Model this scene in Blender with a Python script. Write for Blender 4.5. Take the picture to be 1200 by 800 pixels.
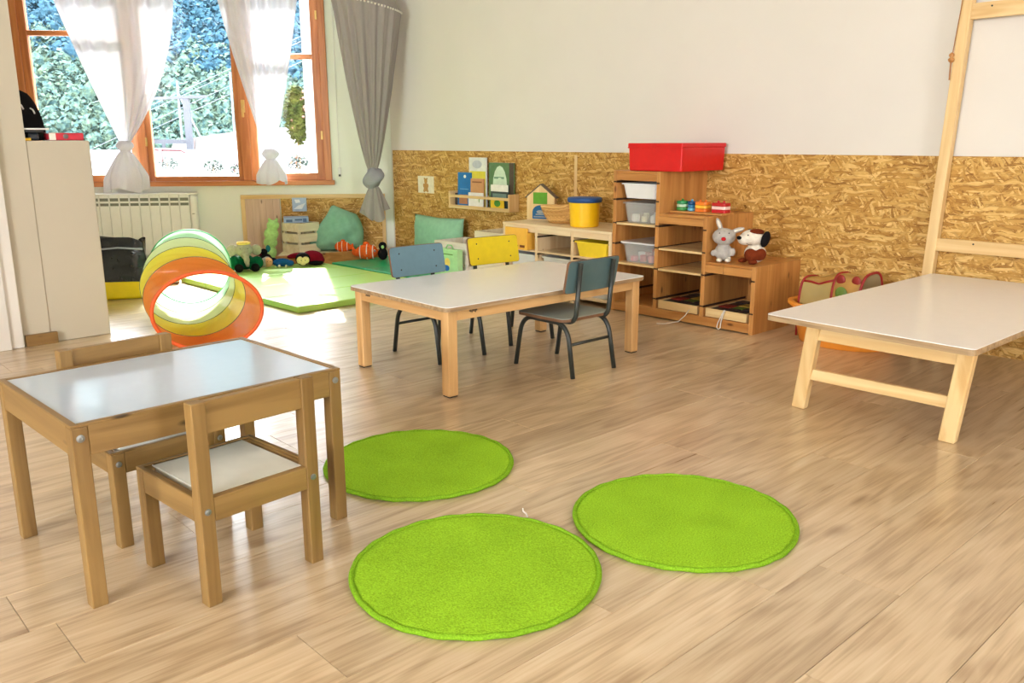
import bpy, bmesh, math, random
from mathutils import Vector, Matrix
R = math.radians
rnd = random.Random(7)
S = bpy.context.scene
C = S.collection
for o in list(bpy.data.objects): bpy.data.objects.remove(o)

# ------------------------------------------------------------------ camera
cam = bpy.data.cameras.new('camera'); camo = bpy.data.objects.new('camera', cam); C.objects.link(camo)
cam.sensor_fit = 'HORIZONTAL'; cam.sensor_width = 36; cam.lens = 1002.18 / 1200 * 36
cam.clip_start = .05; cam.clip_end = 2000
YAW, PITCH, ROLL, CAMH = -.8268, .2312, -.0033, .9904
fw = Vector((math.sin(YAW) * math.cos(PITCH), math.cos(YAW) * math.cos(PITCH), -math.sin(PITCH)))
rt = Vector((math.cos(YAW), -math.sin(YAW), 0)); up = rt.cross(fw)
r2 = rt * math.cos(ROLL) + up * math.sin(ROLL); u2 = up * math.cos(ROLL) - rt * math.sin(ROLL)
camo.matrix_world = Matrix(((r2.x, u2.x, -fw.x, 0), (r2.y, u2.y, -fw.y, 0), (r2.z, u2.z, -fw.z, CAMH), (0, 0, 0, 1)))
S.camera = camo

# ------------------------------------------------------------------ world, sun, exposure
W = bpy.data.worlds.new('sky'); S.world = W; W.use_nodes = True
nt = W.node_tree; nt.nodes.clear()
wo = nt.nodes.new('ShaderNodeOutputWorld'); bg = nt.nodes.new('ShaderNodeBackground')
tc = nt.nodes.new('ShaderNodeTexCoord'); sep = nt.nodes.new('ShaderNodeSeparateXYZ'); rp = nt.nodes.new('ShaderNodeValToRGB')
rp.color_ramp.elements[0].position = 0.0; rp.color_ramp.elements[0].color = (.97, .98, 1, 1)
rp.color_ramp.elements[1].position = .8; rp.color_ramp.elements[1].color = (.80, .90, 1, 1)
nt.links.new(tc.outputs['Generated'], sep.inputs[0]); nt.links.new(sep.outputs['Z'], rp.inputs[0])
nt.links.new(rp.outputs[0], bg.inputs['Color']); bg.inputs['Strength'].default_value = 16.0
nt.links.new(bg.outputs[0], wo.inputs['Surface'])
sun = bpy.data.lights.new('sun', 'SUN'); sun.energy = 10; sun.angle = R(.6); sun.color = (1, .95, .87)
suno = bpy.data.objects.new('sun', sun); C.objects.link(suno)
SUN_FROM = Vector((-.8066 * .97 - .591 * .14, .591 * .97 - .8066 * .14, .74)).normalized()
suno.rotation_euler = (-SUN_FROM).to_track_quat('-Z', 'Y').to_euler()
suno.location = (-10, 8, 12)
S.view_settings.view_transform = 'Standard'; S.view_settings.look = 'None'
S.view_settings.gamma = 1; S.view_settings.use_curve_mapping = False
S.view_settings.exposure = 1.12

# room frame: the panelled back wall is the plane y = YW, the window wall leaves its corner at an angle
YW = 4.302; CX = -6.184; WA = .6325
EX = Vector((math.sin(WA), math.cos(WA), 0)); EY = Vector((-math.cos(WA), math.sin(WA), 0))
WROT = math.atan2(EX.y, EX.x)
CORNER = Vector((CX, YW, 0))
def wl(x, n, z=0): return CORNER + EX * x + EY * n + Vector((0, 0, z))
CEIL = 2.65; XR = 4.2; YB = -4.4

def portal(loc, rot, sx, sy):
    l = bpy.data.lights.new('daylight_opening', 'AREA'); l.shape = 'RECTANGLE'; l.size = sx; l.size_y = sy
    l.cycles.is_portal = True
    o = bpy.data.objects.new('daylight_opening', l); C.objects.link(o); o.location = loc; o.rotation_euler = rot
portal(wl(-1.72, .3, 1.45), (R(90), 0, WROT + math.pi), 2.5, 1.75)
portal((-.2, YB - .1, 1.65), (R(90), 0, 0), 2.8, 1.4)
portal((XR + .1, .9, 1.65), (R(90), 0, R(90)), 1.2, 1.4)

# ------------------------------------------------------------------ materials
MATS = {}
def new_mat(name):
    m = bpy.data.materials.new(name); m.use_nodes = True; n = m.node_tree; n.nodes.clear()
    out = n.nodes.new('ShaderNodeOutputMaterial'); MATS[name] = m
    return m, n, out
def N(n, t, **kw):
    x = n.nodes.new(t)
    for k, v in kw.items():
        if k in x.inputs: x.inputs[k].default_value = v
        else: setattr(x, k, v)
    return x
def rgba(c): return (c[0], c[1], c[2], 1)
def srgb(r, g, b):
    f = lambda v: (v / 255 / 12.92) if v / 255 <= .04045 else ((v / 255 + .055) / 1.055) ** 2.4
    return (f(r), f(g), f(b))
def pbsdf(n, color=None, rough=.5, metal=0, spec=.5):
    p = n.nodes.new('ShaderNodeBsdfPrincipled')
    if color is not None: p.inputs['Base Color'].default_value = rgba(color)
    p.inputs['Roughness'].default_value = rough; p.inputs['Metallic'].default_value = metal
    p.inputs['Specular IOR Level'].default_value = spec
    return p
def objcoord(n, rand=True, scale=(1, 1, 1), rot=(0, 0, 0)):
    t = N(n, 'ShaderNodeTexCoord'); mp = N(n, 'ShaderNodeMapping'); mp.inputs['Scale'].default_value = scale; mp.inputs['Rotation'].default_value = rot
    if rand:
        oi = N(n, 'ShaderNodeObjectInfo'); mu = N(n, 'ShaderNodeMath', operation='MULTIPLY'); mu.inputs[1].default_value = 53.7
        n.links.new(oi.outputs['Random'], mu.inputs[0])
        va = N(n, 'ShaderNodeVectorMath', operation='ADD'); n.links.new(t.outputs['Object'], va.inputs[0]); n.links.new(mu.outputs[0], va.inputs[1])
        n.links.new(va.outputs[0], mp.inputs['Vector'])
    else: n.links.new(t.outputs['Object'], mp.inputs['Vector'])
    return mp
def bump(n, p, src, strength, dist=.002):
    b = N(n, 'ShaderNodeBump'); b.inputs['Strength'].default_value = strength; b.inputs['Distance'].default_value = dist
    n.links.new(src, b.inputs['Height']); n.links.new(b.outputs[0], p.inputs['Normal'])
def plain(name, col, rough=.5, metal=0, spec=.5, var=.08, scale=30, bmp=0, bscale=200, bdist=.001):
    m, n, out = new_mat(name); p = pbsdf(n, col, rough, metal, spec)
    mp = objcoord(n); no = N(n, 'ShaderNodeTexNoise', Scale=scale, Detail=3.0); n.links.new(mp.outputs[0], no.inputs['Vector'])
    cr = N(n, 'ShaderNodeValToRGB'); cr.color_ramp.elements[0].position = .3; cr.color_ramp.elements[1].position = .7
    cr.color_ramp.elements[0].color = rgba([v * (1 - var) for v in col]); cr.color_ramp.elements[1].color = rgba([min(1, v * (1 + var)) for v in col])
    n.links.new(no.outputs['Fac'], cr.inputs[0]); n.links.new(cr.outputs[0], p.inputs['Base Color'])
    if bmp:
        nb = N(n, 'ShaderNodeTexNoise', Scale=bscale, Detail=2.0); n.links.new(mp.outputs[0], nb.inputs['Vector']); bump(n, p, nb.outputs['Fac'], bmp, bdist)
    n.links.new(p.outputs[0], out.inputs[0]); return m
def wood(name, light, dark, axis='x', rough=.45, freq=1.0, knots=False, spec=.5, coat=0):
    m, n, out = new_mat(name); p = pbsdf(n, light, rough, 0, spec)
    s = {'x': (1.3, 22, 22), 'y': (22, 1.3, 22), 'z': (22, 22, 1.3)}[axis]
    mp = objcoord(n, True, [v * freq for v in s])
    no = N(n, 'ShaderNodeTexNoise', Scale=1.0, Detail=5.0, Distortion=.8); n.links.new(mp.outputs[0], no.inputs['Vector'])
    cr = N(n, 'ShaderNodeValToRGB'); e = cr.color_ramp.elements; e[0].position = .32; e[1].position = .62
    e[0].color = rgba(dark); e[1].color = rgba(light)
    n.links.new(no.outputs['Fac'], cr.inputs[0]); last = cr.outputs[0]
    if knots:
        mp2 = objcoord(n, True, {'x': (5, 14, 14), 'y': (14, 5, 14), 'z': (14, 14, 5)}[axis])
        vo = N(n, 'ShaderNodeTexVoronoi', Scale=1.0); n.links.new(mp2.outputs[0], vo.inputs['Vector'])
        c2 = N(n, 'ShaderNodeValToRGB'); c2.color_ramp.elements[0].position = .06; c2.color_ramp.elements[1].position = .13
        c2.color_ramp.elements[0].color = rgba([v * .3 for v in dark]); c2.color_ramp.elements[1].color = (1, 1, 1, 1)
        n.links.new(vo.outputs['Distance'], c2.inputs[0])
        mx = N(n, 'ShaderNodeMix', data_type='RGBA', blend_type='MULTIPLY'); mx.inputs[0].default_value = .8
        n.links.new(last, mx.inputs[6]); n.links.new(c2.outputs[0], mx.inputs[7]); last = mx.outputs[2]
    n.links.new(last, p.inputs['Base Color']); bump(n, p, no.outputs['Fac'], .12, .001)
    if coat: p.inputs['Coat Weight'].default_value = coat
    n.links.new(p.outputs[0], out.inputs[0]); return m
def sheet(name, col, translucent=.5, transp=.1, rough=.8, stripe=None):
    """thin cloth: part diffuse, part translucent, part see-through"""
    m, n, out = new_mat(name)
    d = N(n, 'ShaderNodeBsdfDiffuse'); d.inputs[0].default_value = rgba(col); t = N(n, 'ShaderNodeBsdfTranslucent'); t.inputs[0].default_value = rgba(col)
    tr = N(n, 'ShaderNodeBsdfTransparent'); a = N(n, 'ShaderNodeMixShader'); a.inputs[0].default_value = translucent
    b = N(n, 'ShaderNodeMixShader'); b.inputs[0].default_value = transp
    n.links.new(d.outputs[0], a.inputs[1]); n.links.new(t.outputs[0], a.inputs[2]); n.links.new(a.outputs[0], b.inputs[1]); n.links.new(tr.outputs[0], b.inputs[2])
    mp = objcoord(n, False); w = N(n, 'ShaderNodeTexNoise', Scale=120.0); n.links.new(mp.outputs[0], w.inputs['Vector'])
    cr = N(n, 'ShaderNodeValToRGB'); cr.color_ramp.elements[0].color = rgba([v * .9 for v in col]); cr.color_ramp.elements[1].color = rgba(col)
    n.links.new(w.outputs['Fac'], cr.inputs[0]); n.links.new(cr.outputs[0], d.inputs[0]); n.links.new(cr.outputs[0], t.inputs[0])
    n.links.new(b.outputs[0], out.inputs[0]); return m
def clear(name, col, body=.25, rough=.08):
    """see-through plastic: transparent + a little milky body + gloss"""
    m, n, out = new_mat(name)
    tr = N(n, 'ShaderNodeBsdfTransparent'); tr.inputs[0].default_value = rgba([.5 + .5 * v for v in col]); p = pbsdf(n, col, rough)
    no = N(n, 'ShaderNodeTexNoise', Scale=9.0); mp = objcoord(n); n.links.new(mp.outputs[0], no.inputs['Vector'])
    mr = N(n, 'ShaderNodeMapRange'); mr.inputs['To Min'].default_value = body * .8; mr.inputs['To Max'].default_value = body * 1.2
    n.links.new(no.outputs['Fac'], mr.inputs[0])
    mx = N(n, 'ShaderNodeMixShader'); n.links.new(mr.outputs[0], mx.inputs[0])
    n.links.new(tr.outputs[0], mx.inputs[1]); n.links.new(p.outputs[0], mx.inputs[2]); n.links.new(mx.outputs[0], out.inputs[0]); return m
def glass(name):
    m, n, out = new_mat(name)
    tr = N(n, 'ShaderNodeBsdfTransparent'); g = N(n, 'ShaderNodeBsdfGlossy'); g.inputs['Roughness'].default_value = .02
    fr = N(n, 'ShaderNodeFresnel'); fr.inputs[0].default_value = 1.35; mx = N(n, 'ShaderNodeMixShader')
    n.links.new(fr.outputs[0], mx.inputs[0]); n.links.new(tr.outputs[0], mx.inputs[1]); n.links.new(g.outputs[0], mx.inputs[2]); n.links.new(mx.outputs[0], out.inputs[0]); return m
def oak_floor():
    m, n, out = new_mat('oak_floor'); p = pbsdf(n, (.6, .45, .3), .3, 0, .5)
    oi = N(n, 'ShaderNodeObjectInfo')
    mpw = objcoord(n, True, (7, 1.3, 7)); nw = N(n, 'ShaderNodeTexNoise', Scale=1.0, Detail=2.0); n.links.new(mpw.outputs[0], nw.inputs['Vector'])
    mp = objcoord(n, True, (110, 4.0, 110)); f = N(n, 'ShaderNodeTexNoise', Scale=1.0, Detail=6.0, Distortion=.6); n.links.new(mp.outputs[0], f.inputs['Vector'])
    # cathedral rings: a wave over warped coordinates
    mpc = objcoord(n, True, (16, 1.1, 16)); va = N(n, 'ShaderNodeVectorMath', operation='SCALE'); va.inputs['Scale'].default_value = 1.6
    n.links.new(nw.outputs['Color'], va.inputs[0]); ad = N(n, 'ShaderNodeVectorMath', operation='ADD'); n.links.new(mpc.outputs[0], ad.inputs[0]); n.links.new(va.outputs[0], ad.inputs[1])
    wv = N(n, 'ShaderNodeTexWave', wave_type='RINGS', Scale=1.3, Distortion=2.5, Detail=3.0); n.links.new(ad.outputs[0], wv.inputs['Vector'])
    mx = N(n, 'ShaderNodeMath', operation='MULTIPLY_ADD'); mx.inputs[1].default_value = .16; n.links.new(wv.outputs['Fac'], mx.inputs[0])
    m2 = N(n, 'ShaderNodeMath', operation='MULTIPLY_ADD'); m2.inputs[1].default_value = .58; n.links.new(f.outputs['Fac'], m2.inputs[0])
    m3 = N(n, 'ShaderNodeMath', operation='MULTIPLY'); m3.inputs[1].default_value = .34; n.links.new(nw.outputs['Fac'], m3.inputs[0])
    n.links.new(m3.outputs[0], m2.inputs[2]); n.links.new(m2.outputs[0], mx.inputs[2])
    cr = N(n, 'ShaderNodeValToRGB'); e = cr.color_ramp.elements; e[0].position = .30; e[1].position = .82
    e[0].color = rgba(srgb(164, 136, 102)); e[1].color = rgba(srgb(219, 198, 166)); k = e.new(.56); k.color = rgba(srgb(202, 176, 140))
    n.links.new(mx.outputs[0], cr.inputs[0])
    # knots
    mpk = objcoord(n, True, (6, 2.2, 6)); vo = N(n, 'ShaderNodeTexVoronoi', Scale=1.0); n.links.new(mpk.outputs[0], vo.inputs['Vector'])
    ck = N(n, 'ShaderNodeValToRGB'); ck.color_ramp.elements[0].position = .03; ck.color_ramp.elements[1].position = .16; ck.color_ramp.elements[0].color = (.5, .4, .32, 1); ck.color_ramp.elements[1].color = (1, 1, 1, 1)
    n.links.new(vo.outputs['Distance'], ck.inputs[0])
    mk = N(n, 'ShaderNodeMix', data_type='RGBA', blend_type='MULTIPLY'); mk.inputs[0].default_value = .7; n.links.new(cr.outputs[0], mk.inputs[6]); n.links.new(ck.outputs[0], mk.inputs[7])
    hs = N(n, 'ShaderNodeHueSaturation'); mr = N(n, 'ShaderNodeMapRange'); mr.inputs['To Min'].default_value = .90; mr.inputs['To Max'].default_value = 1.07
    n.links.new(oi.outputs['Random'], mr.inputs[0]); n.links.new(mr.outputs[0], hs.inputs['Value']); n.links.new(mk.outputs[2], hs.inputs['Color'])
    n.links.new(hs.outputs[0], p.inputs['Base Color'])
    rr = N(n, 'ShaderNodeMapRange'); rr.inputs['To Min'].default_value = .24; rr.inputs['To Max'].default_value = .36; n.links.new(f.outputs['Fac'], rr.inputs[0]); n.links.new(rr.outputs[0], p.inputs['Roughness'])
    p.inputs['Coat Weight'].default_value = .7; p.inputs['Coat Roughness'].default_value = .26
    bump(n, p, f.outputs['Fac'], .06, .0006); n.links.new(p.outputs[0], out.inputs[0]); return m
def osb():
    m, n, out = new_mat('osb'); p = pbsdf(n, (.6, .4, .2), .55, 0, .35)
    vals = []
    for i, (ang, sx, sz) in enumerate([(R(14), 16, 95), (R(-20), 15, 88), (R(48), 18, 95), (R(-58), 19, 100), (R(2), 13, 80)]):
        t = N(n, 'ShaderNodeTexCoord'); m1 = N(n, 'ShaderNodeMapping'); m1.inputs['Rotation'].default_value = (0, ang, 0); m1.inputs['Location'].default_value = (i * 3.1, 0, i * 1.7)
        m2 = N(n, 'ShaderNodeMapping'); m2.inputs['Scale'].default_value = (sx, .01, sz)
        wn = N(n, 'ShaderNodeTexNoise', Scale=6.0); n.links.new(t.outputs['Object'], wn.inputs['Vector'])
        sc = N(n, 'ShaderNodeVectorMath', operation='SCALE'); sc.inputs['Scale'].default_value = .06; n.links.new(wn.outputs['Color'], sc.inputs[0])
        ad = N(n, 'ShaderNodeVectorMath', operation='ADD'); n.links.new(t.outputs['Object'], ad.inputs[0]); n.links.new(sc.outputs[0], ad.inputs[1])
        n.links.new(ad.outputs[0], m1.inputs['Vector']); n.links.new(m1.outputs[0], m2.inputs['Vector'])
        v = N(n, 'ShaderNodeTexVoronoi', voronoi_dimensions='3D', Scale=1.0); n.links.new(m2.outputs[0], v.inputs['Vector'])
        s = N(n, 'ShaderNodeSeparateColor'); n.links.new(v.outputs['Color'], s.inputs[0])
        vals.append((s.outputs[0], s.outputs[1], v.outputs['Distance']))
    cur = vals[0][0]; edge = vals[0][2]
    for i in range(1, 5):   # later strands lie over the earlier ones where their own random draw says so
        g = N(n, 'ShaderNodeMath', operation='GREATER_THAN'); g.inputs[1].default_value = .62; n.links.new(vals[i][1], g.inputs[0])
        mx = N(n, 'ShaderNodeMix', data_type='FLOAT'); n.links.new(g.outputs[0], mx.inputs[0]); n.links.new(cur, mx.inputs[2]); n.links.new(vals[i][0], mx.inputs[3]); cur = mx.outputs[0]
        me = N(n, 'ShaderNodeMix', data_type='FLOAT'); n.links.new(g.outputs[0], me.inputs[0]); n.links.new(edge, me.inputs[2]); n.links.new(vals[i][2], me.inputs[3]); edge = me.outputs[0]
    t = N(n, 'ShaderNodeTexCoord'); mp = N(n, 'ShaderNodeMapping'); mp.inputs['Scale'].default_value = (40, 1, 200); n.links.new(t.outputs['Object'], mp.inputs['Vector'])
    fn = N(n, 'ShaderNodeTexNoise', Scale=1.0, Detail=3.0); n.links.new(mp.outputs[0], fn.inputs['Vector'])
    su = N(n, 'ShaderNodeMath', operation='MULTIPLY_ADD'); su.inputs[1].default_value = .5; n.links.new(fn.outputs['Fac'], su.inputs[0])
    m8 = N(n, 'ShaderNodeMath', operation='MULTIPLY_ADD'); m8.inputs[1].default_value = .62; m8.inputs[2].default_value = -.06; n.links.new(cur, m8.inputs[0]); n.links.new(m8.outputs[0], su.inputs[2])
    cr = N(n, 'ShaderNodeValToRGB'); e = cr.color_ramp.elements; e[0].position = .12; e[1].position = .85
    e[0].color = rgba(srgb(134, 88, 34)); e[1].color = rgba(srgb(234, 198, 126))
    k = e.new(.3); k.color = rgba(srgb(186, 138, 64)); k = e.new(.58); k.color = rgba(srgb(207, 163, 86))
    n.links.new(su.outputs[0], cr.inputs[0])
    ce = N(n, 'ShaderNodeValToRGB'); ce.color_ramp.elements[0].position = .5; ce.color_ramp.elements[0].color = (1, 1, 1, 1); ce.color_ramp.elements[1].position = .8; ce.color_ramp.elements[1].color = (.55, .45, .33, 1)
    n.links.new(edge, ce.inputs[0]); ml = N(n, 'ShaderNodeMix', data_type='RGBA', blend_type='MULTIPLY'); ml.inputs[0].default_value = .6
    n.links.new(cr.outputs[0], ml.inputs[6]); n.links.new(ce.outputs[0], ml.inputs[7]); n.links.new(ml.outputs[2], p.inputs['Base Color'])
    bump(n, p, cur, .25, .002); n.links.new(p.outputs[0], out.inputs[0]); return m
def rug_mat(name, col):
    m, n, out = new_mat(name); p = pbsdf(n, col, 1.0, 0, .02)
    mp = objcoord(n); a = N(n, 'ShaderNodeTexNoise', Scale=260.0, Detail=3.0); b = N(n, 'ShaderNodeTexNoise', Scale=7.0, Detail=2.0)
    n.links.new(mp.outputs[0], a.inputs['Vector']); n.links.new(mp.outputs[0], b.inputs['Vector'])
    ad = N(n, 'ShaderNodeMath', operation='MULTIPLY_ADD'); ad.inputs[1].default_value = .3; n.links.new(b.outputs['Fac'], ad.inputs[0]); n.links.new(a.outputs['Fac'], ad.inputs[2])
    cr = N(n, 'ShaderNodeValToRGB'); cr.color_ramp.elements[0].position = .45; cr.color_ramp.elements[1].position = .85
    cr.color_ramp.elements[0].color = rgba([v * .74 for v in col]); cr.color_ramp.elements[1].color = rgba([min(1, v * 1.25) for v in col])
    n.links.new(ad.outputs[0], cr.inputs[0]); n.links.new(cr.outputs[0], p.inputs['Base Color'])
    bump(n, p, a.outputs['Fac'], .7, .004); n.links.new(p.outputs[0], out.inputs[0]); return m
def leaves(name, c1, c2, scale=1.0):
    m, n, out = new_mat(name); p = pbsdf(n, c1, .9, 0, .1)
    t = N(n, 'ShaderNodeTexCoord'); no = N(n, 'ShaderNodeTexNoise', Scale=scale, Detail=8.0, Roughness=.75); n.links.new(t.outputs['Object'], no.inputs['Vector'])
    cr = N(n, 'ShaderNodeValToRGB'); cr.color_ramp.elements[0].position = .35; cr.color_ramp.elements[1].position = .65
    cr.color_ramp.elements[0].color = rgba(c1); cr.color_ramp.elements[1].color = rgba(c2); n.links.new(no.outputs['Fac'], cr.inputs[0]); n.links.new(cr.outputs[0], p.inputs['Base Color'])
    bump(n, p, no.outputs['Fac'], 1.0, .6 / scale); n.links.new(p.outputs[0], out.inputs[0]); return m

wall_white = plain('wall_white', srgb(226, 221, 212), .9, spec=.2, var=.015, scale=3, bmp=.15, bscale=90)
wall_warm = plain('wall_warm', srgb(196, 188, 168), .85, spec=.2, var=.015, scale=3, bmp=.15, bscale=90)
wall_green = plain('wall_pale_green', srgb(238, 242, 231), .9, spec=.2, var=.015, scale=3, bmp=.15, bscale=90)
ceil_m = plain('ceiling_white', srgb(240, 238, 232), .9, spec=.2, var=.01)
FLOOR = oak_floor(); OSB = osb()
gap_m = plain('joint_brown', srgb(120, 92, 62), .8)
pine = {a: wood('pine_' + a, srgb(222, 182, 122), srgb(196, 148, 86), a, .45) for a in 'xyz'}
pale = {a: wood('pale_pine_' + a, srgb(236, 206, 150), srgb(216, 176, 116), a, .45) for a in 'xyz'}
lacq = {a: wood('lacquered_pine_' + a, srgb(206, 148, 82), srgb(178, 116, 56), a, .38, knots=True) for a in 'xyz'}
light_unit = {a: wood('white_pine_' + a, srgb(240, 218, 178), srgb(226, 194, 146), a, .5, knots=True) for a in 'xyz'}
beech = {a: wood('beech_' + a, srgb(224, 180, 122), srgb(204, 156, 98), a, .4, 1.4) for a in 'xyz'}
small_wood = {a: wood('small_pine_' + a, srgb(152, 119, 68), srgb(122, 91, 47), a, .42, knots=True) for a in 'xyz'}
frame_wood = {a: wood('window_wood_' + a, srgb(206, 134, 80), srgb(172, 100, 52), a, .35) for a in 'xyz'}
pinkwood = wood('pinkish_boards', srgb(222, 194, 172), srgb(204, 172, 148), 'z', .6, .8, knots=True)
crate_wood = wood('crate_wood', srgb(238, 226, 196), srgb(222, 206, 170), 'x', .6)
ply_edge = wood('plywood_edge', srgb(184, 156, 118), srgb(146, 116, 82), 'x', .5, 2.0)
laminate = plain('white_laminate', srgb(240, 240, 240), .22, var=.01)
small_panel = plain('white_panel', srgb(188, 202, 216), .1, var=.01)
seat_panel_m = plain('seat_white', srgb(226, 224, 210), .25, var=.02)
bolt_m = plain('bolt_steel', (.30, .31, .30), .45, .9)
tube_m = plain('dark_green_grey_tube', srgb(50, 54, 50), .35, .2)
blue_ply = plain('blue_grey_ply', srgb(98, 132, 146), .4, var=.04)
teal_ply = plain('teal_grey_ply', srgb(84, 110, 112), .4, var=.04)
yellow_ply = plain('yellow_ply', srgb(222, 196, 20), .4, var=.04)
seat_grey = plain('seat_grey', srgb(150, 160, 152), .4, var=.05)
core_m = plain('ply_core', srgb(120, 84, 56), .6)
screw_m = plain('screw_dark', (.04, .04, .04), .4, .5)
rug_m = rug_mat('lime_pile', srgb(148, 194, 46)); rug_edge = rug_mat('lime_binding', srgb(128, 174, 40))
white_pl = plain('white_plastic', srgb(236, 236, 234), .35, var=.01)
rad_m = plain('radiator_white', srgb(238, 241, 233), .4, var=.01)
slot_m = plain('dark_slot', srgb(120, 126, 112), .7)
groove_m = plain('groove_brown', srgb(58, 36, 18), .8)
red_pl = plain('red_box', srgb(214, 16, 22), .38, var=.04)
yel_pl = plain('yellow_plastic', srgb(250, 200, 20), .35, var=.03)
yel_bin = plain('yellow_bin', srgb(246, 214, 50), .35, var=.03)
blue_lid = plain('blue_lid', srgb(30, 78, 140), .5, var=.1)
clear_box = clear('clear_box', (.9, .92, .9), .22); milky = clear('milky_box', (.93, .93, .92), .75)
glass_m = glass('window_glass')
curtain_m = sheet('white_voile', (.74, .74, .80), .12, .07)
canopy_m = sheet('grey_cotton', srgb(186, 178, 174), .35, .0)
trim_m = plain('white_pompom', srgb(236, 230, 220), .9)

# ------------------------------------------------------------------ mesh helpers
class MB:
    def __init__(s): s.v = []; s.f = []
    def add(s, vs, fs):
        b = len(s.v); s.v += [tuple(v) for v in vs]; s.f += [tuple(i + b for i in f) for f in fs]; return s
    def box(s, x0, x1, y0, y1, z0, z1):
        v = [(x, y, z) for z in (z0, z1) for y in (y0, y1) for x in (x0, x1)]
        return s.add(v, [(0, 2, 3, 1), (4, 5, 7, 6), (0, 1, 5, 4), (2, 6, 7, 3), (0, 4, 6, 2), (1, 3, 7, 5)])
    def hexa(s, bot, top):   # two loops of four points
        return s.add(list(bot) + list(top), [(3, 2, 1, 0), (4, 5, 6, 7), (0, 1, 5, 4), (1, 2, 6, 5), (2, 3, 7, 6), (3, 0, 4, 7)])
    def bar(s, a, b, w, d, upv=(0, 0, 1)):
        a = Vector(a); b = Vector(b); t = (b - a).normalized(); u = Vector(upv); x = t.cross(u)
        if x.length < 1e-4: x = t.cross(Vector((1, 0, 0)))
        x.normalize(); y = x.cross(t).normalized()
        q = [(-1, -1), (1, -1), (1, 1), (-1, 1)]
        return s.hexa([a + x * (i * w / 2) + y * (j * d / 2) for i, j in q], [b + x * (i * w / 2) + y * (j * d / 2) for i, j in q])
    def tube(s, path, r, n=10, closed=False, caps=True):
        P = [Vector(p) for p in path]; m = len(P); rr = r if isinstance(r, (list, tuple)) else [r] * m
        vs = []; prev = None
        for i in range(m):
            if closed: t = P[(i + 1) % m] - P[i - 1]
            else: t = P[min(i + 1, m - 1)] - P[max(i - 1, 0)]
            t.normalize()
            if prev is None:
                x = t.cross(Vector((0, 0, 1)))
                if x.length < 1e-3: x = t.cross(Vector((1, 0, 0)))
            else: x = prev - t * prev.dot(t)
            x.normalize(); prev = x; y = t.cross(x)
            for k in range(n):
                a = 2 * math.pi * k / n; vs.append(P[i] + (x * math.cos(a) + y * math.sin(a)) * rr[i])
        fs = []
        for i in range(m if closed else m - 1):
            j = (i + 1) % m
            for k in range(n): fs.append((i * n + k, i * n + (k + 1) % n, j * n + (k + 1) % n, j * n + k))
        if caps and not closed: fs += [tuple(range(n))[::-1], tuple(range((m - 1) * n, m * n))]
        return s.add(vs, fs)
    def lathe(s, prof, n=32, c=(0, 0, 0), cap0=True, cap1=True, sx=1, sy=1):
        vs = []
        for r, z in prof:
            for k in range(n):
                a = 2 * math.pi * k / n; vs.append((c[0] + r * math.cos(a) * sx, c[1] + r * math.sin(a) * sy, c[2] + z))
        fs = []
        for i in range(len(prof) - 1):
            for k in range(n): fs.append((i * n + k, i * n + (k + 1) % n, (i + 1) * n + (k + 1) % n, (i + 1) * n + k))
        if cap0: fs.append(tuple(range(n))[::-1])
        if cap1: fs.append(tuple(range((len(prof) - 1) * n, len(prof) * n)))
        return s.add(vs, fs)
    def prism(s, poly, y0, y1):   # polygon in x,z extruded along y
        k = len(poly); vs = [(x, y0, z) for x, z in poly] + [(x, y1, z) for x, z in poly]
        fs = [tuple(range(k)), tuple(range(k, 2 * k))[::-1]] + [(i, i + k, (i + 1) % k + k, (i + 1) % k) for i in range(k)]
        return s.add(vs, fs)
    def slab(s, poly, z0, z1):    # polygon in x,y extruded along z
        k = len(poly); vs = [(x, y, z0) for x, y in poly] + [(x, y, z1) for x, y in poly]
        fs = [tuple(range(k))[::-1], tuple(range(k, 2 * k))] + [(i, (i + 1) % k, (i + 1) % k + k, i + k) for i in range(k)]
        return s.add(vs, fs)
    def ell(s, c, r, n=16, m=10, rot=None):
        vs = []; M = rot or Matrix.Identity(3)
        for i in range(m + 1):
            ph = math.pi * i / m
            for k in range(n):
                a = 2 * math.pi * k / n
                vs.append(Vector(c) + M @ Vector((r[0] * math.sin(ph) * math.cos(a), r[1] * math.sin(ph) * math.sin(a), r[2] * math.cos(ph))))
        fs = []
        for i in range(m):
            for k in range(n): fs.append(((i + 1) * n + k, (i + 1) * n + (k + 1) % n, i * n + (k + 1) % n, i * n + k))
        return s.add(vs, fs)
    def grid(s, fn, nu, nv, closed_u=False):
        vs = [fn(i / (nu if closed_u else nu - 1), j / (nv - 1)) for j in range(nv) for i in range(nu)]
        fs = []
        for j in range(nv - 1):
            for i in range(nu if closed_u else nu - 1):
                k = (i + 1) % nu; fs.append((j * nu + i, j * nu + k, (j + 1) * nu + k, (j + 1) * nu + i))
        return s.add(vs, fs)
    def build(s, name, mat, parent=None, smooth=False, bevel=0, seg=2, remesh=0, solid=0, loc=None, rotz=0):
        me = bpy.data.meshes.new(name); me.from_pydata(s.v, [], s.f)
        bm = bmesh.new(); bm.from_mesh(me); bmesh.ops.recalc_face_normals(bm, faces=bm.faces)
        if remesh == 0 and smooth: bmesh.ops.remove_doubles(bm, verts=bm.verts, dist=1e-5)
        bm.to_mesh(me); bm.free()
        me.materials.append(mat)
        if smooth:
            for p in me.polygons: p.use_smooth = True
        o = bpy.data.objects.new(name, me); C.objects.link(o)
        if parent: o.parent = parent
        if loc is not None: o.location = loc
        if rotz: o.rotation_euler.z = rotz
        if solid:
            md = o.modifiers.new('solid', 'SOLIDIFY'); md.thickness = solid; md.offset = 0
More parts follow.
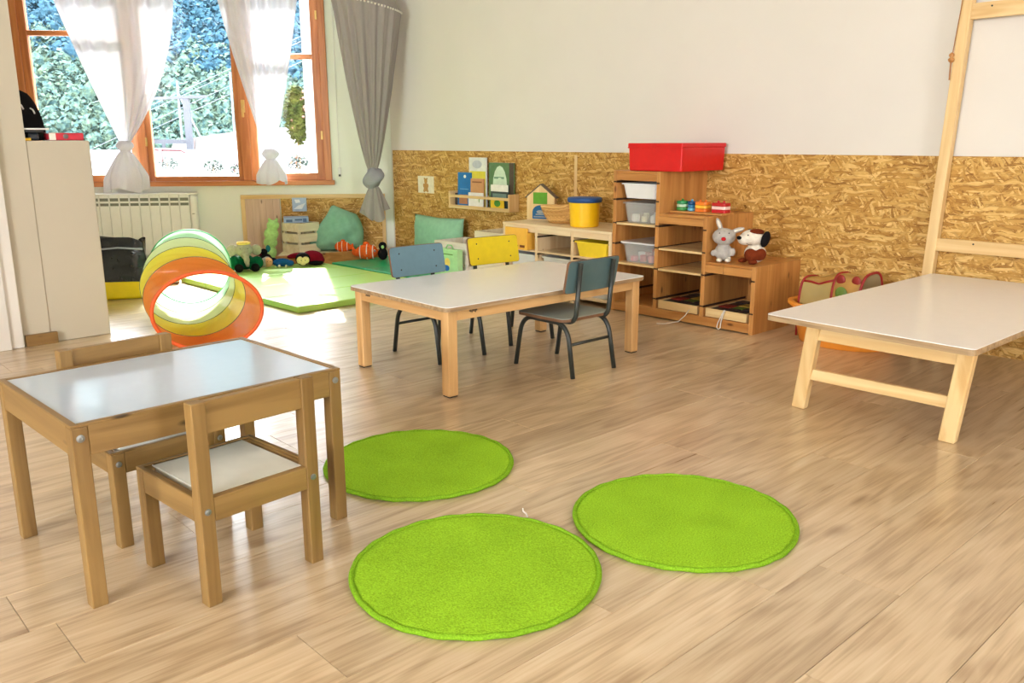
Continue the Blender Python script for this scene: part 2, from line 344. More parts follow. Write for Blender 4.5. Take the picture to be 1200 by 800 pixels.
        if bevel:
            md = o.modifiers.new('bevel', 'BEVEL'); md.width = bevel; md.segments = seg; md.limit_method = 'ANGLE'; md.angle_limit = R(40)
        if remesh:
            md = o.modifiers.new('remesh', 'REMESH'); md.mode = 'VOXEL'; md.voxel_size = remesh; md.use_smooth_shade = True
            sm = o.modifiers.new('smooth', 'SMOOTH'); sm.factor = .5; sm.iterations = 6
        return o
def rounded(x0, x1, y0, y1, r, k=5):
    pts = []
    for cx, cy, a0 in ((x1 - r, y1 - r, 0), (x0 + r, y1 - r, 90), (x0 + r, y0 + r, 180), (x1 - r, y0 + r, 270)):
        for i in range(k + 1):
            a = R(a0 + 90 * i / k); pts.append((cx + r * math.cos(a), cy + r * math.sin(a)))
    return pts
def thing(name, label, cat, loc=(0, 0, 0), rotz=0, group=None):
    o = bpy.data.objects.new(name, None); C.objects.link(o); o.empty_display_size = .05
    o.location = loc; o.rotation_euler.z = rotz; o['label'] = label; o['category'] = cat
    if group: o['group'] = group
    return o
def tag(o, label, cat, group=None):
    o['label'] = label; o['category'] = cat
    if group: o['group'] = group
    return o
def struct(o, label=None):
    o['kind'] = 'structure'
    if label: o['label'] = label; o['category'] = label.split()[-1]
    return o
def dup(root, loc, rotz, label, group=None):
    def cp(o, par):
        c = o.copy(); C.objects.link(c); c.parent = par
        for ch in [x for x in bpy.data.objects if x.parent == o]: cp(ch, c)
        return c
    r = cp(root, None); r.location = loc; r.rotation_euler.z = rotz; r['label'] = label
    if group: r['group'] = group
    return r
def facecam(x, y):   # rotation that turns a thing's local -y towards the photographer
    return math.atan2(-x, y)

# ================================================================== THE SETTING
floor = MB().slab([(-8.9, YB), (XR, YB), (XR, YW + .1), (CX, YW + .1), (-8.9, .6)], -.12, -.012).build('floor', gap_m); struct(floor)
# oak boards, each its own piece; the largest in view as single parts, the rest as one
PW = .1945; PL = 1.21; OFFS = {0: 1.803, 1: 1.61, 2: 1.28, 5: .39, 4: 1.0, 3: 1.95, 6: 1.55, 7: .78}
def plank_mb(w, l):
    c = .0009; m = MB()
    v = [(-w / 2, 0, -.012), (w / 2, 0, -.012), (w / 2, l, -.012), (-w / 2, l, -.012),
         (-w / 2, 0, -c), (w / 2, 0, -c), (w / 2, l, -c), (-w / 2, l, -c),
         (-w / 2 + c, c, 0), (w / 2 - c, c, 0), (w / 2 - c, l - c, 0), (-w / 2 + c, l - c, 0)]
    f = [(8, 9, 10, 11)] + [(a, (a + 1) % 4, (a + 1) % 4 + 4, a + 4) for a in range(4)] + [(a + 4, (a + 1) % 4 + 4, (a + 1) % 4 + 8, a + 8) for a in range(4)]
    return m.add(v, f)
full_mesh = None; rest = MB(); planks = []
for k in range(-25, 42):
    xr = -.684 - PW * k; xl = xr - PW; xc = (xl + xr) / 2
    ymax = YW if xr > CX else YW + (xl - CX) * math.cos(WA) / math.sin(WA) + .1
    y = OFFS.get(k, rnd.uniform(0, PL)); y -= math.ceil((y - YB) / PL) * PL
    while y < ymax:
        y0 = max(y, YB); y1 = min(y + PL, ymax); y += PL
        if y1 - y0 < .05: continue
        planks.append((xc, y0, y1 - y0))
def seen(p):   # is any of the board inside the picture, and how near
    best = None
    for t in (0, .25, .5, .75, 1):
        d = Vector((p[0], p[1] + p[2] * t, 0)) - Vector((0, 0, CAMH)); z = d.dot(fw)
        if z > .3 and abs(d.dot(r2) / z) < .63 and abs(d.dot(u2) / z) < .43: best = min(best or 99, z)
    return best
order = sorted([p for p in planks if seen(p)], key=seen); keep = set(order[:290])
for p in planks:
    if p not in keep:
        b = plank_mb(PW - .0009, p[2] - .0009); rest.add([(x + p[0], y + p[1], z) for x, y, z in b.v], b.f); continue
    if abs(p[2] - PL) < 1e-6 and full_mesh: o = bpy.data.objects.new('floor_plank', full_mesh); C.objects.link(o)
    else:
        o = plank_mb(PW - .0009, p[2] - .0009).build('floor_plank', FLOOR)
        if abs(p[2] - PL) < 1e-6: full_mesh = o.data
    o.location = (p[0], p[1], 0); o.parent = floor
rp_ = rest.build('distant_floor_planks', FLOOR, floor); rp_['kind'] = 'stuff'

wb = MB().box(CX - .3, XR + .2, YW, YW + .2, -.1, CEIL).build('wall_back', wall_white); struct(wb)
OSBZ = .9106
xs = [CX + .035, -4.02, -1.648, .72, 3.0, XR]
for a, b in zip(xs, xs[1:]):
    MB().box(0, b - a - .0015, -.012, 0, .0, OSBZ).build('osb_board', OSB, wb, loc=(a, YW, 0))
MB().box(-.012, .012, -.017, -.0121, .56, OSBZ - .02).build('cover_strip', pale['z'], wb, loc=(-4.02, YW, 0), bevel=.001)

def wmesh(): return MB()
ww = MB()
OX0, OX1, OZ0, OZ1 = -2.945, -.505, .63, 2.32  # window opening
TH = .28
ww.box(-4.8, OX0, 0, TH, -.1, CEIL); ww.box(OX1, .25, 0, TH, -.1, CEIL); ww.box(OX0, OX1, 0, TH, OZ1, CEIL)
ww.box(OX0, OX1, 0, TH, -.1, OZ0)
wallw = ww.build('wall_window', wall_green, loc=CORNER, rotz=WROT); struct(wallw)

ceil = MB().slab([(-9.4, YB - .2), (XR + .2, YB - .2), (XR + .2, YW + .2), (CX - .3, YW + .2), (-9.4, .4)], CEIL, CEIL + .12).build('ceiling', ceil_m); struct(ceil)
# left wall: full-height wall ending in a pier with a door casing, then a half-height wall with a flat top
wleft = MB().box(-4.95, -4.68, YB, 1.14, 0, CEIL).build('wall_left', wall_warm); struct(wleft)
half = MB().box(-5.1, -4.685, 1.14, 1.43, 0, .995).build('wall_half_height', wall_warm, bevel=.006); struct(half)
al = MB().box(-9.3, -4.95, .5, .62, 0, CEIL).build('wall_alcove', wall_warm); struct(al)
bb = MB().box(-4.68, -4.655, 1.022, 1.168, 0, .057).build('baseboard_left', small_wood['y'], bevel=.003); struct(bb)
casing = MB().box(-4.68, -4.655, .955, 1.013, 0, 2.15).build('trim_1', wall_white, bevel=.004); struct(casing)
c2 = MB().box(-4.68, -4.64, .895, .955, 0, 2.15).build('trim_2', wall_white, bevel=.004); struct(c2)
door = MB().box(-4.678, -4.665, .05, .895, .02, 2.1).build('door_1', plain('door_white', srgb(214, 204, 200), .5), bevel=.003); struct(door)
pn = MB().box(-4.665, -4.655, .2, .78, .25, .95).box(-4.665, -4.655, .2, .78, 1.1, 1.95).build('door_panel', plain('door_panel_white', srgb(206, 196, 192), .5), door, bevel=.008)
# rear walls (behind the photographer) with unseen openings sized to set the fill light
wr = MB().box(XR, XR + .2, YB, .3, 0, CEIL).box(XR, XR + .2, 1.5, YW, 0, CEIL).box(XR, XR + .2, .3, 1.5, 0, .95).box(XR, XR + .2, .3, 1.5, 2.35, CEIL).build('wall_right', wall_white); struct(wr)
wq = MB().box(-4.95, -1.6, YB - .2, YB, 0, CEIL).box(1.2, XR + .2, YB - .2, YB, 0, CEIL).box(-1.6, 1.2, YB - .2, YB, 0, .95).box(-1.6, 1.2, YB - .2, YB, 2.35, CEIL).build('wall_rear', wall_white); struct(wq)
def plain_window(name, horizontal, a0, a1, c):
    fr = MB()
    for a in (a0 + .03, (a0 + a1) / 2, a1 - .03):
        p = (a - .03, a + .03); q = (c - .03, c + .03)
        fr.box(*(p + q if horizontal else q + p), .95, 2.35)
    for z in (.95, 2.29): fr.box(*((a0, a1, c - .03, c + .03) if horizontal else (c - .03, c + .03, a0, a1)), z, z + .06)
    o = fr.build(name, frame_wood['z']); struct(o)
plain_window('fill_window_rear', True, -1.6, 1.2, YB - .1); plain_window('fill_window_right', False, .3, 1.5, XR + .1)  # unseen windows added to let in fill daylight

# ---- the window in view (local frame of the window wall)
win = bpy.data.objects.new('window_1', None); C.objects.link(win); win.location = CORNER; win.rotation_euler.z = WROT; struct(win)
def wpart(name, mat, *boxes, bevel=.004, parent=None):
    m = MB()
    for b in boxes: m.box(*b)
    return m.build(name, mat, parent or win, bevel=bevel)
wpart('window_frame', frame_wood['z'], (OX0, OX0 + .06, -.02, .09, OZ0, OZ1), (OX1 - .06, OX1, -.02, .09, OZ0, OZ1))
wpart('window_head', frame_wood['x'], (OX0, OX1, -.02, .09, OZ1 - .06, OZ1))
wpart('window_sill', frame_wood['x'], (OX0 - .02, OX1 + .02, -.045, .09, OZ0 - .005, OZ0 + .035))
wpart('mullion', frame_wood['z'], (-2.065, -1.995, -.015, .08, OZ0 + .035, OZ1 - .06)); wpart('mullion', frame_wood['z'], (-1.235, -1.165, -.015, .08, OZ0 + .035, OZ1 - .06))
def sash(x0, x1, z0, z1, transom, wid=.055, dy=0.0):
    s = wpart('sash', frame_wood['z'], (x0, x0 + wid, .0 + dy, .055 + dy, z0, z1), (x1 - wid, x1, .0 + dy, .055 + dy, z0, z1))
    wpart('sash_rail', frame_wood['x'], (x0 + wid, x1 - wid, .002 + dy, .053 + dy, z0, z0 + wid), parent=s)
    wpart('sash_rail', frame_wood['x'], (x0 + wid, x1 - wid, .002 + dy, .053 + dy, z1 - wid, z1), parent=s)
    cuts = [z0 + wid, z1 - wid]
    if transom:
        wpart('glazing_bar', frame_wood['x'], (x0 + wid, x1 - wid, .006 + dy, .05 + dy, transom - .02, transom + .02), parent=s); cuts = [z0 + wid, transom - .02, transom + .02, z1 - wid]
    for a, b in zip(cuts[::2], cuts[1::2]): wpart('pane', glass_m, (x0 + wid - .004, x1 - wid + .004, .025 + dy, .031 + dy, a - .004, b + .004), bevel=0, parent=s)
    return s
ZS0, ZS1 = OZ0 + .035, OZ1 - .06
sash(OX0 + .06, -2.065, ZS0, ZS1, 1.83); s2 = sash(-1.995, -1.235, ZS0, ZS1, None, .04); s3 = sash(-1.165, OX1 - .06, ZS0, ZS1, 1.665, .06)
brass = plain('brass', srgb(214, 180, 110), .3, .6)
wpart('window_handle', brass, (-1.215, -1.185, -.03, -.015, 1.22, 1.32), (-1.21, -1.19, -.05, -.03, 1.26, 1.28), (-1.21, -1.19, -.05, -.042, 1.18, 1.28), parent=win, bevel=.003)
for z in (1.0, 1.95): wpart('hinge', brass, (OX1 - .075, OX1 - .058, -.03, -.018, z, z + .07), bevel=.003)
wpart('hinge', brass, (-2.0, -1.985, -.03, -.014, .95, 1.02), bevel=.003)
# blind cord and toggle beside the window
cord = thing('blind_cord', 'thin blind cord with small black pull beside the window frame', 'cord', wl(-.44, -.012), WROT)
MB().tube([(0, 0, .70), (0, 0, 2.4)], .0025, 6).build('cord', white_pl, cord); MB().box(-.012, .012, -.012, .01, .69, .77).build('pull', white_pl, cord, bevel=.004); MB().box(-.009, .009, -.014, -.011, .695, .712).build('black_end', screw_m, cord)

# ---- outdoors: colours darkened below their real tone to offset the bright daylight
def out(x, n, z=0): return wl(x, n, z)
grd = MB().slab([tuple(v[:2]) for v in (out(-60, TH), out(45, TH), out(45, 70), out(-60, 70))], -1.6, -1.5).build('ground_outside', plain('pale_yard_dimmed', (.12, .115, .10), .9, var=.1, scale=1)); struct(grd)
hillm = leaves('hill_ground', (.004, .018, .026), (.014, .036, .034), .6)
def hz(x, n):  # hillside height
    return -1.5 + max(0, n - 54) * .52 + 1.2 * math.sin(x * .11 + n * .07) * min(1, max(0, (n - 54) / 8))
hill = MB().grid(lambda u, v: out(-130 + 200 * u, 50 + 110 * v, hz(-130 + 200 * u, 50 + 110 * v)), 60, 44).build('hillside', hillm, smooth=True); struct(hill)
def ico(sub):
    bm = bmesh.new(); bmesh.ops.create_icosphere(bm, subdivisions=sub, radius=1); v = [tuple(x.co) for x in bm.verts]; f = [tuple(i.index for i in q.verts) for q in bm.faces]; bm.free(); return v, f
IV, IF = ico(1)
def forest(name, mat, n0, n1, count, s0, s1):
    m = MB()
    for i in range(count):
        n = rnd.uniform(n0, n1); w = 8 + (n + 7.5) * .20; x = .2 - .25 * (n + 7.5) + rnd.uniform(-w, w); s = rnd.uniform(s0, s1); p = out(x, n, hz(x, n) + s * .55); ph = rnd.uniform(0, 9)
        h = rnd.uniform(.9, 1.4)
        m.add([p + Vector((v[0], v[1], v[2] * h)) * s * .8 for v in IV], IF)
        for k in range(34):     # leaf clumps standing proud of the crown
            cz = rnd.uniform(-.5, 1); th = rnd.uniform(0, 6.283); q = math.sqrt(1 - cz * cz); d = Vector((q * math.cos(th), q * math.sin(th), cz))
            u = Vector((rnd.uniform(-1, 1), rnd.uniform(-1, 1), rnd.uniform(-1, 1))).normalized(); w2 = (d + u * .8).cross(u).normalized()
            c0 = p + Vector((d.x, d.y, d.z * h)) * s * rnd.uniform(.78, 1.02); e = s * rnd.uniform(.16, .32)
            m.add([c0 - u * e, c0 + w2 * e * .8, c0 + u * e, c0 - w2 * e * .8], [(0, 1, 2, 3)])
    o = m.build(name, mat); o['kind'] = 'stuff'; return o
a = forest('haze_tinted_forest', leaves('far_leaves_hazed', (.005, .022, .038), (.022, .056, .074), 1.6), 68, 104, 3600, .5, 1.15); a['label'] = 'dense haze-tinted forest covering the upper hillside outside'; a['category'] = 'forest'  # distance haze is painted into the blue of these leaves
a = forest('light_green_trees', leaves('near_leaves', (.010, .034, .042), (.06, .084, .05), 2.0), 55, 73, 2000, .45, 1.0); a['label'] = 'lighter green treetops at the foot of the hillside outside'; a['category'] = 'trees'  # blue shadows and yellow-green highlights are painted into the leaf colour
ext_white_dimmed = plain('white_render_dimmed', (.11, .11, .108), .85, var=.02)  # white walls given a dark grey colour to hold down their sunlit glare
bw = thing('white_building', 'long white sunlit wall with sloping top outside the window', 'building', out(0, 0, 0), WROT)
MB().prism([(-4.35, -1.5), (2.0, -1.5), (2.0, 1.4), (-1.8, 1.27), (-3.1, 1.17), (-3.8, 1.07), (-4.27, 1.0), (-4.35, .85)], 9.6, 10.2).build('wall', ext_white_dimmed, bw); MB().prism([(-3.98, 1.03), (-3.88, 1.045), (-3.96, .3), (-4.08, .3)], 9.5, 9.59).build('pink_patch', plain('pale_pink', (.06, .045, .042), .8), bw)
low = tag(MB().box(-9, -2.2, 7.0, 7.3, -1.5, .855).build('parapet_wall', ext_white_dimmed, loc=CORNER, rotz=WROT), 'low white parapet wall outside behind the red arch', 'wall')
pier = tag(MB().box(-.935, -.80, 2.0, 2.3, -1.5, 3.4).build('porch_pier', ext_white_dimmed, loc=CORNER, rotz=WROT), 'white exterior pier seen through the right window pane', 'pillar')
iron = plain('dark_iron', (.006, .008, .015), .6)
pg = thing('pergola', 'dark post and beam pergola standing outside the window', 'pergola', out(0, 0, 0), WROT)
MB().box(-3.68, -3.58, 8.05, 8.15, -1.5, 1.71).build('post', iron, pg); MB().box(-4.30, -4.24, 8.05, 8.15, -1.5, 1.66).build('post', iron, pg)
MB().prism([(-4.6, 1.655), (-3.3, 1.705), (-3.3, 1.75), (-4.6, 1.70)], 8.04, 8.16).build('beam', iron, pg); MB().box(-4.24, -3.68, 8.08, 8.12, .95, 1.02).build('rail', iron, pg); MB().box(-4.09, -4.04, 8.08, 8.12, .4, .95).build('rail_post', iron, pg)
pale_metal_dimmed = plain('pale_metal_dimmed', (.04, .046, .058), .5)
for x, n, zt, l in ((-4.03, 9.2, 2.05, 'pale slim pole with diagonal stay outside behind the pergola'), (-3.38, 10.7, 2.32, 'pale slim power pole outside right of the pergola')):
    pp = thing('utility_pole', l, 'pole', out(0, 0), WROT)
    MB().tube([(x, n, -1.5), (x, n, zt)], .020, 8).build('pole', pale_metal_dimmed, pp)
    if x < -4: MB().tube([(x, n, zt - .22), (x + .34, n + .1, .98), (x + .34, n + .1, -1.5)], .02, 8).build('stay', pale_metal_dimmed, pp)
wires = thing('power_lines', 'thin pale power lines slanting across the wooded hillside', 'wires', out(0, 0), WROT)
for p, q in (((-5.04, 1.38), (-3.45, 2.08)), ((-5.06, 1.22), (-3.32, 1.98)), ((-4.29, 2.02), (-3.32, 2.45)), ((-4.5, 1.84), (-3.32, 2.36))):
    d = (q[0] - p[0], q[1] - p[1]); MB().tube([(p[0] + d[0] * k, 11, p[1] + d[1] * k) for k in (-1, 0, 1, 2.4)], .007, 5).build('wire', pale_metal_dimmed, wires)
redm = plain('red_tube', (.05, .006, .009), .4)
goal = thing('play_goal', 'small red-framed play goal with net outside the window', 'goal', out(0, 0, 0), WROT)
MB().tube([(-3.86, 6.4, -1.5), (-3.86, 6.4, .80), (-3.82, 6.4, .87), (-3.36, 6.4, .86), (-3.29, 6.4, .82), (-3.17, 6.35, .50), (-2.6, 6.2, -1.5)], .022, 8).build('frame', redm, goal)
MB().box(-3.68, -3.63, 6.36, 6.40, .68, .875).build('banner', redm, goal)
net = MB()
for k in range(7): net.tube([(-3.83 + k * .035, 6.45, -1.5), (-3.86 + k * .04, 6.5, .4), (-3.92 + k * .05, 6.45, .84)], .004, 5)
for k in range(8): net.tube([(-3.95, 6.46, .3 + k * .07), (-3.62, 6.46, .24 + k * .07)], .004, 5)
net.build('net', iron, goal)
LV = []
def shrub(x, n, z, rx, rz_, cnt, mat, label, size=.06, flowers=None):
    t = thing('flowering_shrub', label, 'shrub', out(x, n, -1.5), WROT)
    m = MB(); fl = MB()
    for i in range(cnt):
        th = rnd.uniform(0, 6.28); q = rnd.random() ** .5; p = Vector((rx * q * math.cos(th), .25 * math.sin(th * 3) * rx, z + 1.5 + rz_ * math.sqrt(1 - q * q) * rnd.uniform(-1, 1)))
        d = Vector((rnd.uniform(-1, 1), rnd.uniform(-1, 1), rnd.uniform(-.6, .6))).normalized(); s = d.cross(Vector((rnd.uniform(-1, 1), rnd.uniform(-1, 1), 1))).normalized()
        L = size * rnd.uniform(.6, 1.3); m.add([p - d * L, p + s * L * .45, p + d * L, p - s * L * .45], [(0, 1, 2, 3)])
        if flowers and i % 90 == 0: fl.ell(p + Vector((0, -.03, 0)), (.018, .018, .018), 6, 4)
    if rz_ > .2: m.ell((0, 0, z + 1.5), (rx * .82, rx * .3, rz_ * .86), 14, 10)
    m.build('foliage', mat, t)['kind'] = 'stuff'
    MB().tube([(0, 0, 0), (.03, .02, (z + 1.5) * .5), (-.02, 0, z + 1.5)], [.02, .015, .008], 6).build('stem', core_m, t)
    if flowers: fl.build('blossom', flowers, t, smooth=True)['kind'] = 'stuff'
shrub(-1.20, 3.4, 1.30, .15, .36, 1300, leaves('yellow_leaves', (.016, .030, .004), (.055, .054, .009), 6), 'tall yellow-green flowering shrub outside the right window pane', .042, plain('orange_petal', (.07, .028, .012), .7))
shrub(-1.16, 2.95, .74, .13, .09, 260, leaves('sage_leaves', (.02, .036, .028), (.05, .062, .05), 6), 'low sage-green plant with orange flowers below the tall shrub', .02, MATS['orange_petal'])
shrub(-2.66, 5.4, .64, .14, .11, 240, MATS['sage_leaves'], 'pale green plant outside right of the red arch', .022)
shrub(-2.36, 5.4, .61, .09, .09, 140, MATS['sage_leaves'], 'smallest pale green plant outside by the middle mullion', .022, plain('violet_petal', (.035, .02, .026), .7))
shrub(-3.40, 5.8, .68, .14, .11, 200, MATS['sage_leaves'], 'pale plant growing under the red arch outside', .022)

# ================================================================== FURNITURE
# ---- small white-topped table
TA = 1.6122; TL, TW_, TH_ = .659, .514, .415
tcx = -1.8506 + math.cos(TA) * TL / 2 - math.sin(TA) * TW_ / 2; tcy = .4644 + math.sin(TA) * TL / 2 + math.cos(TA) * TW_ / 2
t = thing('small_table', 'small pine table with glossy white top between two small chairs', 'table', (tcx, tcy, 0), TA)
lx, ly, lg = TL / 2, TW_ / 2, .034
for sx in (-1, 1):
    for sy in (-1, 1):
        cx, cy = sx * (lx - lg / 2), sy * (ly - lg / 2)
        l = MB().box(cx - lg / 2, cx + lg / 2, cy - lg / 2, cy + lg / 2, 0, TH_ - .003).build('leg', small_wood['z'], t, bevel=.0025)
        b = MB().lathe([(.0085, 0), (.0085, .002), (.004, .0028), (.004, .0015)], 14)
        b.v = [(cx + x, sy * (ly + z), TH_ - .027 + y) for x, y, z in b.v]; b.build('bolt', bolt_m, l)
for sy in (-1, 1):
    y = sy * (ly - .011); MB().box(-lx + lg, lx - lg, y - .01, y + .01, TH_ - .068, TH_ - .001).build('apron', small_wood['x'], t, bevel=.002)
    y = sy * (ly - .008); MB().box(-lx + .016, lx - .016, y - .008, y + .008, TH_ - .003, TH_ + .003).build('top_rim', small_wood['x'], t, bevel=.0015)
for sx in (-1, 1):
    x = sx * (lx - .011); MB().box(x - .01, x + .01, -ly + lg, ly - lg, TH_ - .068, TH_ - .001).build('apron', small_wood['y'], t, bevel=.002)
    x = sx * (lx - .008); MB().box(x - .008, x + .008, -ly, ly, TH_ - .003, TH_ + .003).build('top_rim', small_wood['y'], t, bevel=.0015)
MB().box(-lx + .016, lx - .016, -ly + .016, ly - .016, TH_ - .014, TH_ + .0005).build('tabletop', small_panel, t)

# ---- small pine chairs (front is +x)
def small_chair(label, loc, rz):
    t = thing('small_chair', label, 'chair', loc, rz, 'small pine chairs at the small table')
    d, w, g, sh, bh = .15, .15, .033, .248, .462
    for sx in (-1, 1):
        for sy in (-1, 1):
            x, y = sx * (d - g / 2), sy * (w - g / 2)
            l = MB().box(x - g / 2, x + g / 2, y - g / 2, y + g / 2, 0, sh - .002 if sx > 0 else bh).build('leg', small_wood['z'], t, bevel=.0025)
            b = MB().lathe([(.0075, 0), (.0075, .002), (.0035, .0028), (.0035, .0015)], 14)
            b.v = [(sx * (d + z), y + a, sh - .028 + b_) for a, b_, z in b.v]; b.build('bolt', bolt_m, l)
    for sy in (-1, 1): y = sy * (w - .011); MB().box(-d + g, d - g, y - .01, y + .01, sh - .055, sh).build('seat_rail', small_wood['x'], t, bevel=.002)
    for sx in (-1, 1): x = sx * (d - .011); MB().box(x - .01, x + .01, -w + g, w - g, sh - .055, sh).build('seat_rail', small_wood['y'], t, bevel=.002)
    for sy in (-1, 1): MB().box(-d + g, d - .001, sy * (w - .006) - .006, sy * (w - .006) + .006, sh - .002, sh + .003).build('seat_rim', small_wood['x'], t, bevel=.0015)
    MB().box(d - .013, d - .001, -w + .012, w - .012, sh - .002, sh + .003).build('seat_rim', small_wood['y'], t, bevel=.0015)
    MB().box(-d + .022, d - .013, -w + g, w - g, sh - .012, sh).build('seat_panel', seat_panel_m, t)
    MB().box(-d + .006, -d + .026, -w + g - .001, w - g + .001, bh - .072, bh - .001).build('backrest', small_wood['y'], t, bevel=.0025)
    return t
small_chair('small pine chair with its back to the camera in front of the small table', (-1.846, .788, 0), R(185))
small_chair('small pine chair tucked in on the far side of the small table', (-2.262, .748, 0), R(4))

# ---- big low table with thick square legs
BA = 1.5516; BL, BW, BH = 1.177, .716, .368
bcx = -2.5225 + math.cos(BA) * BL / 2 - math.sin(BA) * BW / 2; bcy = 1.983 + math.sin(BA) * BL / 2 + math.cos(BA) * BW / 2
t = thing('low_table', 'long low white-topped table with thick square legs in the room middle', 'table', (bcx, bcy, 0), BA)
lx, ly = BL / 2, BW / 2
top = MB().slab(rounded(-lx, lx, -ly, ly, .03), BH - .019, BH - .003).build('tabletop', ply_edge, t)
MB().slab(rounded(-lx + .001, lx - .001, -ly + .001, ly - .001, .03), BH - .003, BH).build('laminate', laminate, top)
g = .048; ins = .02
for sx in (-1, 1):
    for sy in (-1, 1):
        cx, cy = sx * (lx - ins - g / 2), sy * (ly - ins - g / 2)
        MB().box(cx - g / 2, cx + g / 2, cy - g / 2, cy + g / 2, .004, BH - .019).build('leg', beech['z'], t, bevel=.006, seg=3)
        MB().box(cx - g / 2 + .004, cx + g / 2 - .004, cy - g / 2 + .004, cy + g / 2 - .004, 0, .0045).build('foot_pad', screw_m, t)
for sy in (-1, 1):
    y = sy * (ly - ins - .014); ap = MB().box(-lx + ins + g, lx - ins - g, y - .01, y + .01, BH - .062, BH - .019).build('apron', beech['x'], t, bevel=.003)
    if sy < 0:
        mk = MB()
        for k in range(7): mk.box(-lx + .13 + k * .006, -lx + .134 + k * .006, y - .0106, y - .0099, BH - .034 - .003 * (k % 3), BH - .027)
        mk.build('maker_mark', screw_m, ap)
for sx in (-1, 1):
    x = sx * (lx - ins - .014); ap = MB().box(x - .01, x + .01, -ly + ins + g, ly - ins - g, BH - .062, BH - .019).build('apron', beech['y'], t, bevel=.003)
    if sx < 0:
        mk = MB()
        for k in range(6): mk.box(x - .0106, x - .0099, ly - .14 + k * .006, ly - .136 + k * .006, BH - .034 - .003 * (k % 2), BH - .028)
        mk.build('maker_mark', screw_m, ap)

# ---- school chairs with bent steel tubes (front is +x)
def school_chair(label, loc, rz, backm, seatm, group):
    t = thing('school_chair', label, 'chair', loc, rz, group)
    r = .0105; hx, hy, sz = .178, .133, .246
    for sy in (-1, 1):
        y = sy * hy
        # one inverted U per side: front leg, seat rail, rear leg
        def bez(p0, p1, p2, k=9): return [tuple(p0[i] * (1 - u) ** 2 + 2 * p1[i] * u * (1 - u) + p2[i] * u * u for i in range(3)) for u in [j / k for j in range(k + 1)]]
        P = [(hx, y, 0)] + bez((hx - .028, y * .98, sz - .085), (hx - .046, y * .97, sz - .014), (hx - .115, y * .97, sz - .016)) + bez((-hx + .115, y * .97, sz - .016), (-hx + .046, y * .97, sz - .014), (-hx + .028, y * .98, sz - .085)) + [(-hx, y, 0)]
        MB().tube(P, r, 10).build('leg_frame', tube_m, t, smooth=True)
        # back upright: runs back under the seat and turns up
        Q = [(.02, y * .78, sz - .012), (-.085, y * .78, sz - .012)]
        for k in range(1, 7):
            a = R(-90 - 80 * k / 6); Q.append((-.10 + .045 * math.cos(a) - .02, y * .78, sz + .033 + .045 * math.sin(a)))
        Q.append((-.188, y * .78, .492))
        MB().tube(Q, r, 10).build('back_upright', tube_m, t, smooth=True)
    MB().tube([(-hx + .028, -hy * .98, .14), (-hx + .028, hy * .98, .14)], .007, 8).build('stretcher', tube_m, t, smooth=True)
    MB().tube([(.03, -hy * .97, sz - .018), (.03, hy * .97, sz - .018)], .007, 8).build('stretcher', tube_m, t, smooth=True)
    # seat with rounded corners and a dished profile
    out_ = rounded(-.145, .155, -.155, .155, .035)
    seat = MB()
    def zz(x): return sz + .002 + .02 * x * -.3
    seat.add([(x, y, zz(x) - .010) for x, y in out_] + [(x, y, zz(x) + .002) for x, y in out_], [tuple(range(len(out_)))[::-1], tuple(range(len(out_), 2 * len(out_)))] + [(i, (i + 1) % len(out_), (i + 1) % len(out_) + len(out_), i + len(out_)) for i in range(len(out_))])
    seat.build('seat', core_m, t)
    o2 = rounded(-.143, .153, -.153, .153, .034); nn = len(o2); MB().add([(x, y, zz(x) + .0021) for x, y in o2] + [(x, y, zz(x) + .0045) for x, y in o2], [tuple(range(nn))[::-1]] + [(i, (i + 1) % nn, (i + 1) % nn + nn, i + nn) for i in range(nn)] + [(nn + i, nn + i + 1, nn + nn - 2 - i, nn + nn - 1 - i) for i in range(0)] + [tuple(range(nn, 2 * nn))]).build('seat_face', seatm, t)
    # backrest: curved plywood sheet, slightly tilted
    n = 14; bk = MB(); loops = []
    poly = rounded(-.158, .158, .362, .502, .022)
    def bx_(y, z): return -.140 - (z - .36) * .20 - .006 * (1 - (y / .158) ** 2)
    def bx2(y, z): return bx_(y, z)
    for off, mat, nm, inset in ((0, core_m, 'backrest', 0), (.0062, backm, 'backrest_face', .0015), (-.0062, backm, 'backrest_rear_face', .0015)):
        hw_ = .158 - inset; ys = sorted([sg * hw_ * q for sg in (-1, 1) for q in (1, .993, .975, .95, .92, .75, .5, .25)] + [0]); k = len(ys) - 1
        m = MB(); th = .0055 if off == 0 else .0012; vs = []
        for i, y in enumerate(ys):
            e = .016; dd = 0
            if abs(y) > hw_ - e: dd = e - math.sqrt(max(0, e * e - (abs(y) - hw_ + e) ** 2))
            for z in (.362 + inset + dd * .9, .502 - inset - dd * .9):
                for s in (-1, 1): vs.append((bx2(y, z) + off + s * th, y, z))
        fs = []
        for i in range(k):
            a = 4 * i; b = 4 * (i + 1)
            fs += [(a, b, b + 2, a + 2), (a + 1, a + 3, b + 3, b + 1), (a, a + 1, b + 1, b), (a + 2, b + 2, b + 3, a + 3)]
        fs += [(0, 2, 3, 1), (4 * k, 4 * k + 1, 4 * k + 3, 4 * k + 2)]
        m.add(vs, fs); o = m.build(nm, mat, t)
    for sy in (-1, 1):
        for z in (.395, .47):
            y = sy * hy * .78; x = bx2(y, z)
            MB().ell((x + .0085, y, z), (.0025, .004, .004), 8, 6).build('screw', screw_m, t, smooth=True)
    return t
G = 'school chairs at the low table'
school_chair('blue-grey school chair facing the camera at the far left of the low table', (-3.16, 2.435, 0), R(0), blue_ply, seat_grey, G)
school_chair('school chair with bright yellow backrest on the far side of the low table', (-3.195, 2.935, 0), R(-6), yellow_ply, seat_grey, G)
